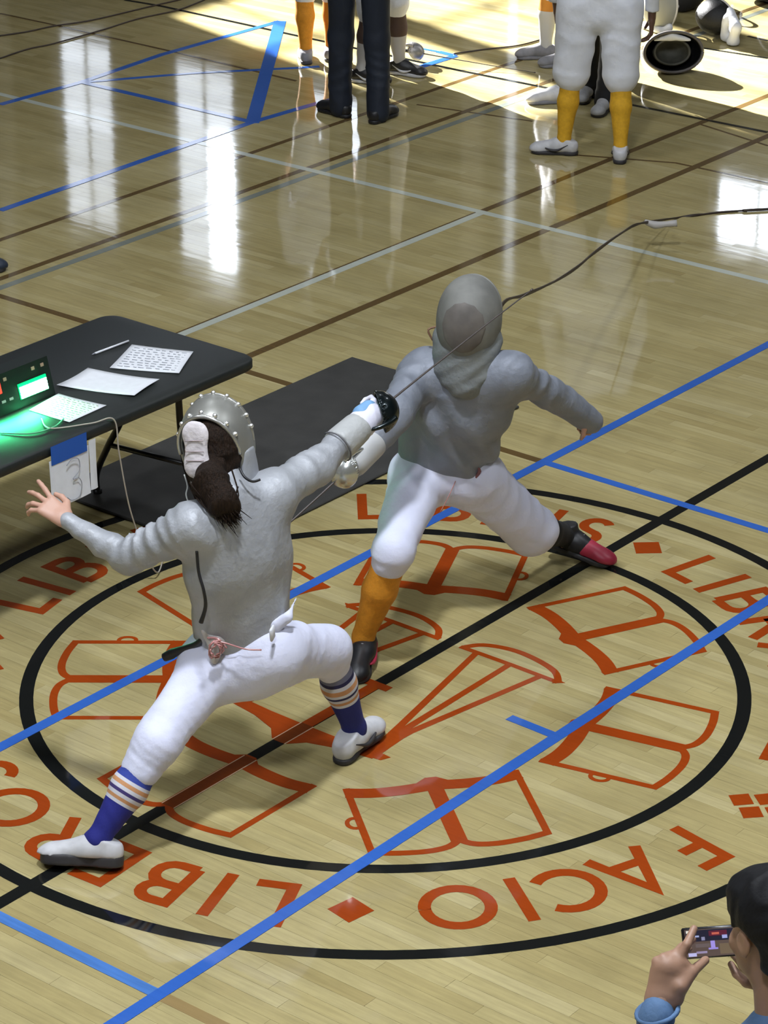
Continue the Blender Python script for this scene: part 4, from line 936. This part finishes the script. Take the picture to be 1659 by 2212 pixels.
shoe(fb,B['ankR'],(-.18,-1,0),M_shoek,M_sole,hi=True,mark=M_red,sc=1.0,g=(B['ankR'][0]+.005,B['ankR'][1]-.01,0),label='black and red front shoe')
shoe(fb,B['ankL'],(.93,-.30,0),M_shoek,M_sole,hi=True,toe=M_red,sc=.98,pitch=-.25,g=(B['ankL'][0]+.01,B['ankL'][1]+.005,0),label='black and red back shoe raised on its toe')
mB,TM,RM=mask(fb,B['head']+fB*.01+upB*.0,fB,upB,M_meshg,mat('grey_trim',(.24,.24,.22),.5,.3),rivets=False)
# dark face opening panel and long bib
b=Blob(); b.ell((.0,0,-.005),(.1525,.1205,.1525),k=.02); b.ell((.012,0,-.065),(.1325,.1065,.1275),k=.04); b.cut((.02,0,0),(-1,0,0))
for a in range(12):
    a=math.radians(30*a+15); b.cut((0,.078*math.cos(a),.012+.092*math.sin(a)),(0,math.cos(a),math.sin(a)))
V,Fq=xf(b.mesh(.005),RM,B['head']+fB*.010); 
mk('face_mesh',V,Fq,mat('brownish_wire_mesh',(.155,.14,.128),.7,.2,noise=.3,nscale=12),mB)
b=Blob(); TB2=lambda x,y,z:B['head']+np.array([x,y,z])@RM.T
b.cone(TB2(.075,0,-.11),TB2(.125,.01,-.225),.080,.060,k=.03,flat=(RM[:,1],1.30)); b.cone(TB2(.03,.085,-.08),TB2(.09,.07,-.2),.042,.042,k=.04); b.cone(TB2(.03,-.085,-.08),TB2(.09,-.07,-.2),.042,.042,k=.04)
V,Fq=b.mesh(.007,lambda Q:.0022*np.sin((Q-B['head'])@N([.6,0,-1])*120+5*Q[:,0])+wrinkle(.002,40,3)(Q)); mk('bib',V,Fq,mat('grey_bib_cloth',(.20,.215,.215),.6,.2,noise=.15,nscale=10,bump=.4,bscale=45),mB)
V,Fs=tube([P(950,705,9.52),P(925,712,9.5),P(935,735,9.5)],.004,6,sm=4); mk('loose_strap',V,Fs,mat('brown_strap',(.22,.12,.07),.6),mB)
gb=hand_parts(B['wrR'],dRb,(-.6,.3,-.5),1,curl=(1.45,1.5,1.5,1.5),thumb=1.1,sc=1.1); gb.cone(B['wrR'],B['wrR']+dRb*.08,.040,.036,k=.02); bb=Blob().cone(B['wrR']-dRb*.05,B['wrR']+dRb*.05,.062,.054); V,Fq=joinq([bb.mesh(.007),gb.mesh(.0036)]); mk('glove',V,Fq,mat('grey_white_glove',(.50,.51,.52),.6),fb)
sB=sabre('sabre',B['wrR']+dRb*.09,N([-.55,-.45,-.35]),N([-.1,-.5,.8]),'sabre with pale silver guard held by the masked fencer facing the camera',mat('pale_steel_guard',(.6,.62,.60),.25,.8),None,bl=.5)
# reel cable from the back of fencer B
q=[B['neck']+np.array([.09,.30,.02])]; 
path=[(1088,655,10.3),(1130,637,10.7),(1190,612,11.3),(1240,583,11.9),(1290,540,12.5),(1340,505,13.1),(1372,487,13.6),(1400,479,13.95)]
q+= [P(*p) for p in path]+[G(1458,475)+np.array([0,0,.01]),G(1500,468)+np.array([0,0,.006]),G(1550,461)+np.array([0,0,.006]),G(1610,457)+np.array([0,0,.006])]; e=G(1662,455); q.append(e+np.array([0,0,.006])); q.append(e+np.array([1.5,.25,.006])); q=[x if x[2]>.006 else np.array([x[0],x[1],.006]) for x in q]
V,Fs=tube(q,.0055,8,sm=6); o=mk('reel_cable',V,Fs,mat('dark_brown_cable',(.035,.022,.015),.5),base=G(1400,480)); tag(o,'dark twisted reel cable running from the masked fencer to the right edge of the floor','cable')
q2=[x+np.array([0,.0,.008*math.sin(i*2.1)]) for i,x in enumerate(q)]; V,Fs=tube(q2,.004,8,sm=6); mk('cable_strand',V,Fs,MATS['dark_brown_cable'],o)
V,Fs=tube([P(1392,478,13.95),P(1415,486,13.95),P(1440,484,13.95),P(1462,482,13.95)],[.012,.022,.016,.02],8,sm=3); mk('cable_clip',V,Fs,mat('pale_clip',(.4,.38,.36),.5),o)
# ================================================================== PEOPLE IN THE BACKGROUND
def stand(label,ga,gb,face,h,jm,tm,kind,sm_,shm,solem,off=(0,0),skin=M_skint,toes=None,wr=None,hairm=M_hair,hips=1.0,hiz=None,mark=None,gloves=(None,None),group=None):
    face=N((face[0],face[1],0)); left=np.array([-face[1],face[0],0]); ga=np.array(ga);gb=np.array(gb)
    if (ga-gb)@left<0: ga,gb=gb,ga; toes=toes[::-1] if toes else None
    c=(ga+gb)/2+np.array([off[0],off[1],0]); J={}
    J['ankL']=ga+[0,0,.09]; J['ankR']=gb+[0,0,.09]; hz=.52*h; J['pel']=c+[0,0,hz+.02]
    for s,k in((1,'L'),(-1,'R')):
        J['hip'+k]=c+left*.10*s*hips+[0,0,hz]; J['knee'+k]=lerp(J['hip'+k],J['ank'+k],.52)+face*.03
        J['sh'+k]=c+left*.185*s+[0,0,.815*h]; J['el'+k]=J['sh'+k]+left*.06*s+np.array([0,0,-.30])-face*.02; J['wr'+k]=J['el'+k]+np.array([0,0,-.24])+face*.05
        if wr and wr[0 if s==1 else 1] is not None:
            w=np.array(wr[0 if s==1 else 1]); J['wr'+k]=w; J['el'+k]=lerp(J['sh'+k],w,.55)+left*.05*s-face*.05
    J['neck']=c+[0,0,.845*h]; J['head']=c+face*.02+[0,0,.925*h]
    hands=[]
    for s,k,gm_ in((1,'L',gloves[0]),(-1,'R',gloves[1])):
        d=N(J['wr'+k]-J['el'+k]); hp=hand_parts(J['wr'+k],d,-left*s,s,curl=(.4,.5,.55,.6),thumb=.4); hands.append(hp)
    nb=0
    o,T=body('person',J,(c[0],c[1],0),label,hands,m_skin=skin,face_dir=face,vox=.014,group=group)
    V,Fq=Blob().ell(T(-.022,0,.045),(.102,.086,.098),frame(face),k=.01).cut(T(.05,0,.03),face-np.array([0,0,.5])).mesh(.008,wrinkle(.003,70,1)); mk('hair',V,Fq,hairm,o)
    b=torso_blob(J,.02,1.1)
    for k in'LR':
        b.cone(J['sh'+k],J['el'+k],.066,.056,k=.05,folds=(.004,14,1)).cone(J['el'+k],J['wr'+k],.055,.042,k=.02,folds=(.003,13,0))
    b.cut(J['pel']+[0,0,-.06],(0,0,-1),.004); V,Fq=b.mesh(.011,wrinkle(.005,24,int(h*100))); mk('jacket',V,Fq,jm,o)
    b=Blob(); b.cone(J['pel']+[0,0,.03],J['pel']-[0,0,.06],.105*hips,.11*hips,k=.05,flat=(left,1.3))
    for k in'LR':
        if kind=='long':
            b.cone(J['hip'+k],J['knee'+k],.098,.080,k=.03).cone(J['knee'+k],J['ank'+k]-[0,0,.035],.080,.074,k=.03,folds=(.003,14,0))
        else:
            b.cone(J['hip'+k],J['knee'+k],.108*hips,.088*hips,k=.03,folds=(.003,9,1)).cone(J['knee'+k],lerp(J['knee'+k],J['ank'+k],.13),.088*hips,.066,k=.02,folds=(.004,20,1))
    V,Fq=b.mesh(.010,wrinkle(.005,20,int(h*97))); mk('trousers' if kind=='long' else 'breeches',V,Fq,tm,o)
    for i,k in enumerate('LR'):
        if kind!='long': sock(o,J['knee'+k],J['ank'+k],.060,.038,sm_,t0=.12,vox=.008)
        td=toes[i] if toes else face+left*(.25 if k=='L' else -.25)
        shoe(o,J['ank'+k],(td[0],td[1],0),shm,solem,mark=mark)
    return o,J
navyj=mat('dark_jacket_cloth',(.012,.014,.02),.75)
o,J1=stand('adult seen from behind in long navy trousers and black shoes',G(735,250),G(818,262),(.0,1),1.80,navyj,M_navy,'long',None,M_shoek,M_shoek,toes=[(-.75,.8),(.5,.8)],hips=1.0)
g2a,g2b=G(1217,333),G(1339,347)
o,J2=stand('fencer seen from behind in white breeches, yellow socks and white shoes, beside the upturned mask',g2a,g2b,(.12,1),1.74,M_whitecl,M_whitecl,'breeches',M_ysock2,M_shoew,M_sole,toes=[(-1,.18),(.1,1)],
   off=(.03,.05),hips=1.22,wr=[P(1205,38,g2a[1]+.25),P(1408,42,g2b[1]+.1)],skin=M_skind,mark=M_sole)
brw=mat('dark_and_white_sock',(1,1,1),.8,ramp=[(0,(.07,.04,.03)),(.48,(.45,.44,.44))])
stand('fencer in white breeches and black-and-white trainers standing behind the navy trousers',G(783,178),G(862,160),(.85,-.45),1.70,M_whitecl,M_whitecl,'breeches',brw,M_shoek,M_shoew,toes=[(.9,-.4),(.9,-.45)],off=(-.02,0),skin=M_skind,mark=M_shoew)
stand('fencer with one yellow-socked leg and grey shoe showing, left of the navy trousers',G(661,134),G(716,128),(.05,1),1.66,M_whitecl,M_whitecl,'breeches',M_ysock,M_shoeg,M_sole,toes=[(-.1,1),(.2,1)])
gw=mat('amber_and_white_sock',(1,1,1),.8,ramp=[(0,(.50,.20,.02)),(.30,(.46,.46,.44))])
stand('fencer in white gaiters and grey shoes facing left, behind the fencer with yellow socks',G(1178,126),G(1226,142),(-1,-.2),1.68,M_whitecl,M_whitecl,'breeches',gw,M_shoeg,M_shoeg,toes=[(-1,-.05),(-1,-.2)],off=(.05,.05),skin=M_skind)
blk=mat('black_trouser_cloth',(.008,.008,.010),.8)
stand('person in black trousers and pale grey shoes behind the fencer with bright yellow socks',G(1270,210),G(1309,238),(-.25,-1),1.62,navyj,blk,'long',None,mat('pale_grey_shoe',(.38,.38,.39),.6,noise=.2,nscale=25),M_sole,toes=[(-.35,-1),(-.45,-1)],off=(.06,.15),hips=.8)
# loose shoe
def lone(label,g,d,m,ms,cat='shoe'):
    R=frame((d[0],d[1],0)); up,so_=SHOE[(False,False)]; V,Fq=xf(up,R,g); o=mk('loose_shoe',V,Fq,m,base=g); tag(o,label,cat); V,Fq=xf(so_,R,g); mk('sole',V,Fq,ms,o); 
    T=lambda x,y,z:np.array(g)+np.array([x,y,z])@R.T
    for i in range(4):
        x=.045+.022*i; zz=.102-.012*i; V,Fs=tube([T(x,-.018,zz-.012),T(x+.004,0,zz-.003),T(x,.018,zz-.012)],.0025,6,sm=3); mk('lace',V,Fs,M_shoeg,o)
    return o
lone('loose white shoe lying left of the standing fencer\'s yellow sock',G(1203,222),(-1,-.1),M_shoew,M_shoeg)
lone('dark navy shoe tip poking in at the left edge of the floor',G(-66,590),(1,.25),mat('navy_shoe',(.02,.03,.05),.5),M_sole)
# ------------------------------------------------------------------ masks and gear on the far floor
def floor_mask(label,c,f,up,mm,bibm,sc=1.0,inner=M_meshk,ry=1.0,strap=True,bib=True,trim=(.6,.58,.55),name='fencing_mask'):
    f=N(f); R=frame(f,up); T=lambda x,y,z:np.array(c)+np.array([x,y,z])*sc@R.T
    b=Blob(); b.ell((0,0,0),(.150,.125*ry,.155),k=.01); b.ell((-.012,0,0),(.140,.112*ry,.142),k=.001,sub=True); b.cut((-.03,0,0),(-1,0,0)); V,Fq=xf(b.mesh(.007),R,c,sc)
    e=empty(name,(c[0],c[1],0),label,'mask'); mk('mesh_shell',V,Fq,mm,e)
    k=math.sqrt(1-.04)
    V,Fs=tube([T(-.03,.125*ry*k*math.sin(a),.155*k*math.cos(a)) for a in np.linspace(0,2*math.pi,40)],.008*sc,8); mk('rim',V,Fs,mat('trim_%d'%int(trim[0]*100),trim,.5),e)
    b=Blob(); b.ell((.02,0,.0),(.11,.085*ry,.10),k=.01); b.ell((.005,0,0),(.096,.070*ry,.085),k=.001,sub=True); b.cut((.0,0,0),(-1,0,0)); V,Fq=xf(b.mesh(.006),R,c,sc); mk('padding',V,Fq,inner,e)
    if strap:
        V,Fs=tube([T(-.03,.118*ry,.02),T(-.085,.05,.02),T(-.09,-.05,.02),T(-.03,-.118*ry,.02)],.010*sc,8,sm=5); mk('head_strap',V,Fs,bibm,e)
    if bib:
        b=Blob(); b.cone(T(.06,-.07,-.15),T(.06,.07,-.15),.035*sc,.035*sc,k=.03); b.cone(T(.0,-.1,-.12),T(.08,-.06,-.26),.03*sc,.045*sc,k=.04); b.cone(T(.0,.1,-.12),T(.08,.06,-.26),.03*sc,.045*sc,k=.04); b.cone(T(.09,-.05,-.27),T(.09,.05,-.27),.035*sc,.035*sc,k=.04)
        b.cut((0,0,.004),(0,0,-1)); V,Fq=b.mesh(.009,wrinkle(.004,30,3)); mk('bib',V,Fq,bibm,e)
    return e
gm_=G(1452,160); e1=floor_mask('upturned dark fencing mask lying with its open back towards the viewer, in the sun patch',gm_+[0,.04,.135],(-.1,1,-.25),(1,.1,0),M_meshk,M_whitecl,sc=1.26,inner=mat('grey_mask_padding',(.07,.07,.055),.7,noise=.3,nscale=20),strap=False,bib=False,ry=.84,trim=(.10,.09,.085))
b=Blob(); b.cone(P(1415,86,gm_[1]+.05),P(1450,78,gm_[1]+.06),.012,.028,k=.02).cone(P(1450,78,gm_[1]+.06),P(1490,86,gm_[1]+.05),.028,.010,k=.02); V,Fq=b.mesh(.007,wrinkle(.002,50,1)); mk('bib_edge',V,Fq,M_whitecl,e1)
gm_=G(1548,84); floor_mask('black fencing mask with a white bib lying on its side, farthest right on the floor',gm_+[0,.05,.14],(-.75,-.6,-.1),(-.8,.8,.25),M_meshk,M_whitecl,sc=.95)
gm_=G(1432,72); floor_mask('grey-white fencing mask standing between the standing fencer and the black bag',gm_+[.0,.1,.16],(-.8,-.5,.1),(.1,0,1),mat('grey_white_mask_cloth',(.35,.36,.34),.7),M_whitecl,sc=1.0)
def bag(label,pts,rs,z,m,name='gear_bag'):
    c=np.mean([p for p in pts],0); b=Blob()
    for i in range(len(pts)-1): b.cone(np.array(pts[i])+[0,0,z],np.array(pts[i+1])+[0,0,z],rs[i],rs[i+1],k=.06,flat=((0,0,1),.85))
    b.cut((0,0,.003),(0,0,-1)); V,Fq=b.mesh(.014,wrinkle(.008,18,5)); e=empty(name,(c[0],c[1],0),label,'bag'); mk('bag_body',V,Fq,m,e)
    top=np.array(pts)+[0,0,z+max(rs)*.8]; V,Fs=tube([top[0],lerp(top[0],top[-1],.3)+[0,0,.10],lerp(top[0],top[-1],.7)+[0,0,.10],top[-1]],.012,8,sm=6); mk('carry_strap',V,Fs,m,e)
    V,Fs=tube([p+np.array([0,-.02,.01]) for p in top],.006,6); mk('zip',V,Fs,M_shoeg,e); return e
bag('soft black gear bag at the top edge, behind the grey-white mask',[G(1470,22),G(1500,8)],[.15,.13],.12,blk)
bag('long black gear bag lying in the top right corner of the floor',[G(1640,0),G(1720,12)],[.14,.16],.12,blk)
b=bag('pale cloth kit bag beside the soft black bag at the top edge',[G(1562,-22),G(1585,-26)],[.08,.06],.06,M_whitecl)
# sabre lying on the floor: bell guard up, blade along the floor
hp=G(893,136)+np.array([0,0,.075]); s3=sabre('sabre',hp,N([.95,-.35,-.085]),N([-.2,-.6,.8]),'grey sabre lying on the floor beside the black-and-white trainers',mat('worn_grey_guard',(.22,.22,.22),.4,.6),None,bl=.78)
for pts,lab in (([(0,79),(60,70),(116,58),(200,45),(328,15),(420,-6)],'thin dark cable crossing the far left corner of the floor'),([(0,128),(60,108),(116,96),(216,68),(300,42),(385,23),(450,-2)],'second thin dark cable, nearer and parallel to the far corner cable'),([(980,118),(1050,108),(1120,100),(1180,84)],'short dark cable lying between the trainers and the grey shoes')):
    q=[G(*p)+np.array([0,0,.006]) for p in pts]; V,Fs=tube(q,.0055,8,sm=8); o=mk('floor_cable',V,Fs,MATS['dark_brown_cable'],base=q[2]*[1,1,0]); tag(o,lab,'cable')
# ================================================================== SPECTATOR WITH PHONE (bottom right)
hc=P(1664,2012,5.12); fS=N([-.52,.85,-.14]); S={}
lft=N(np.cross([0,0,1],fS)); g0=np.array([hc[0]+.02,hc[1]-.05,0]); hgt=hc[2]/.925
S['head']=hc; S['neck']=np.array([hc[0]+.03,hc[1]-.05,hc[2]-.225]); S['pel']=g0+[.03,-.06,.52*hgt]; S['hup']=N([.0,.12,1])
for s,k in((1,'L'),(-1,'R')):
    S['hip'+k]=S['pel']+lft*.1*s-[0,0,.03]; S['ank'+k]=g0+lft*.13*s+[0,0,.09]; S['knee'+k]=lerp(S['hip'+k],S['ank'+k],.5)+fS*.02
    S['sh'+k]=S['neck']+lft*.175*s-[0,0,.075]
phc=P(1545,2034,5.36)
S['wrL']=P(1432,2148,5.22); S['elL']=P(1398,2330,5.13); S['wrR']=phc+np.array([.14,-.02,-.10]); S['elR']=lerp(S['shR'],S['wrR'],.5)-np.array([0,.02,.17])
dS=N(P(1474,2062,5.30)-S['wrL']); hS=Blob(); w=S['wrL']; 
q=lambda x,y,Y:P(x,y,Y)
hS.cone(q(1414,2215,5.20),q(1428,2160,5.22),.030,.031,k=.02,flat=((0,1,0),.8)).cone(q(1428,2160,5.22),q(1440,2100,5.24),.036,.038,k=.02,flat=((0.2,1,0),.62))
hS.cone(q(1450,2150,5.22),q(1468,2085,5.25),.030,.024,k=.02,flat=((0.2,1,0),.7))
# fingers: knuckles along the top left of the hand, bending away round the phone
for (kx,ky),(mx,my),(tx,ty),dy,r in (((1463,2078),(1484,2040),(1499,2006),.03,.0105),((1449,2072),(1474,2046),(1496,2030),.06,.0105),((1433,2070),(1462,2058),(1488,2050),.075,.010),((1418,2076),(1448,2072),(1476,2068),.08,.009)):
    a,b_,c_=q(kx,ky,5.25),q(mx,my,5.25+dy*.5),q(tx,ty,5.27+dy); hS.cone(a,b_,r*1.25,r,k=.006).cone(b_,c_,r,r*.85,k=.004)
hS.cone(q(1470,2130,5.215),q(1494,2100,5.24),.019,.014,k=.015).cone(q(1494,2100,5.24),q(1524,2074,5.29),.013,.010,k=.006)
hR_=hand_parts(S['wrR'],N(phc+np.array([.07,0,-.02])-S['wrR']),(-.3,.8,.3),-1,curl=(.5,.6,.7,.8),thumb=.6)
so7,T7=body('person',S,(g0[0],g0[1],0),'black-haired spectator in a blue shirt holding up a phone, bottom right corner',[hS,hR_],m_skin=M_skint,face_dir=fS)
eyes(so7,T7); R7=frame(fS,S['hup'])
b=Blob(); b.ell(T7(-.025,0,.048),(.118,.096,.112),R7,k=.02); b.ell(T7(-.062,0,-.03),(.062,.070,.060),R7,k=.03); b.ell(T7(.045,0,.075),(.065,.072,.055),R7,k=.03)
b.ell(T7(.075,.05,-.02),(.085,.06,.062),R7,sub=True); b.ell(T7(.075,-.05,-.02),(.085,.06,.062),R7,sub=True); b.ell(T7(-.004,.115,-.042),(.068,.066,.078),R7,k=.001,sub=True); b.ell(T7(-.004,-.115,-.042),(.068,.066,.078),R7,k=.001,sub=True)
V,Fq=b.mesh(.005,wrinkle(.0025,90,7)); mk('hair',V,Fq,M_hairb,so7)
M_den=mat('blue_shirt_cloth',(.075,.145,.27),.8,noise=.2,nscale=12,bump=.4,bscale=40)
b=torso_blob(S,.022,1.1)
b.cone(S['shL'],S['elL'],.072,.062,k=.05,folds=(.004,14,1)).cone(S['elL'],q(1420,2185,5.20),.058,.044,k=.02,folds=(.003,16,0)); b.cone(S['shR'],S['elR'],.072,.060,k=.05).cone(S['elR'],S['wrR'],.056,.042,k=.02)
b.cut(S['pel']-[0,0,.12],(0,0,-1)); V,Fq=b.mesh(.008,wrinkle(.004,26,3)); mk('shirt',V,Fq,M_den,so7)
V,Fs=tube([q(1420,2185,5.20)+.046*(math.cos(a)*np.array([1,0,.25])+math.sin(a)*np.array([0,1,0])) for a in np.linspace(0,2*math.pi,24)],.006,8); mk('shirt_cuff',V,Fs,M_den,so7)
nk=S['neck']; V,Fs=tube([nk+np.array([.075*math.cos(a),.075*math.sin(a),.0+.02*math.sin(a+2.2)]) for a in np.linspace(0,2*math.pi,30)],.016,8); mk('collar',V,Fs,M_den,so7)
b=Blob(); b.cone(S['pel'],S['pel']-[0,0,.1],.11,.12,k=.05,flat=(lft,1.3))
for k in'LR': b.chain([S['hip'+k],S['knee'+k],S['ank'+k]-[0,0,.03]],[.10,.078,.066],k=.03)
V,Fq=b.mesh(.012,wrinkle(.004,20,5)); mk('trousers',V,Fq,M_navy,so7)
for s,k in((1,'L'),(-1,'R')): shoe(so7,S['ank'+k],fS+lft*.2*s,M_shoeg,M_sole)
# phone, landscape, screen towards its owner
ph=empty('phone',phc,'black phone held sideways by the spectator, its screen showing the bout','phone')
rt=N(P(1590,2028,5.36)-P(1483,2042,5.37)+np.array([0,-.012,0])); nrm=N(np.cross(rt,[0,.38,1])); upp=N(np.cross(nrm,rt))
if nrm[1]>0: nrm=-nrm
Rp=np.stack([rt,upp,nrm],1)
V,Fs=box(phc,(.152,.073,.008),Rp,.004); mk('phone_case',V,Fs,mat('black_phone_case',(.006,.006,.008),.3),ph)
def scr(x0,x1,y0,y1,m,name,z=.0046,parent=ph): V,Fs=box(phc+np.array([(x0+x1)/2,(y0+y1)/2,z])@Rp.T,(x1-x0,y1-y0,.0006),Rp); return mk(name,V,Fs,m,parent,smooth=False)
def E(c,s=1): return mat('screen_%d_%d_%d'%tuple(int(x*100) for x in c),(.01,.01,.01),.3,emit=c,est=s)
sc=scr(-.068,.070,-.032,.032,E((.10,.07,.06)),'screen')
scr(-.066,.068,.004,.030,E((.012,.012,.03)),'screen_picture',.0052,sc)
for x0,x1,y0,y1,c in((-.064,-.052,.024,.030,(.8,.78,.7)),(-.05,-.035,.014,.018,(.35,.4,.65)),(-.062,-.045,.010,.014,(.3,.35,.55)),(-.03,-.022,.006,.014,(.25,.25,.4)),(-.005,.012,.018,.023,(.55,.12,.08)),(-.012,.03,.015,.027,(.10,.01,.03)),
   (-.01,.0,-.012,.004,(.35,.28,.75)),(-.016,.006,-.016,-.012,(.32,.26,.7)),(.018,.03,.008,.016,(.35,.38,.7)),(.01,.06,-.028,-.004,(.16,.115,.07)),(-.064,-.045,-.030,-.022,(.5,.5,.8)),(-.045,-.02,-.024,-.019,(.3,.25,.4)),(-.045,-.012,-.010,-.002,(.13,.10,.10))):
    scr(x0,x1,y0,y1,E(c),'screen_picture',.0056 if c[0]<.2 else .006,sc)
V,Fs=box(phc+np.array([.055,.02,-.006])@Rp.T,(.03,.028,.004),Rp,.001); mk('camera_bump',V,Fs,MATS['black_phone_case'],ph)
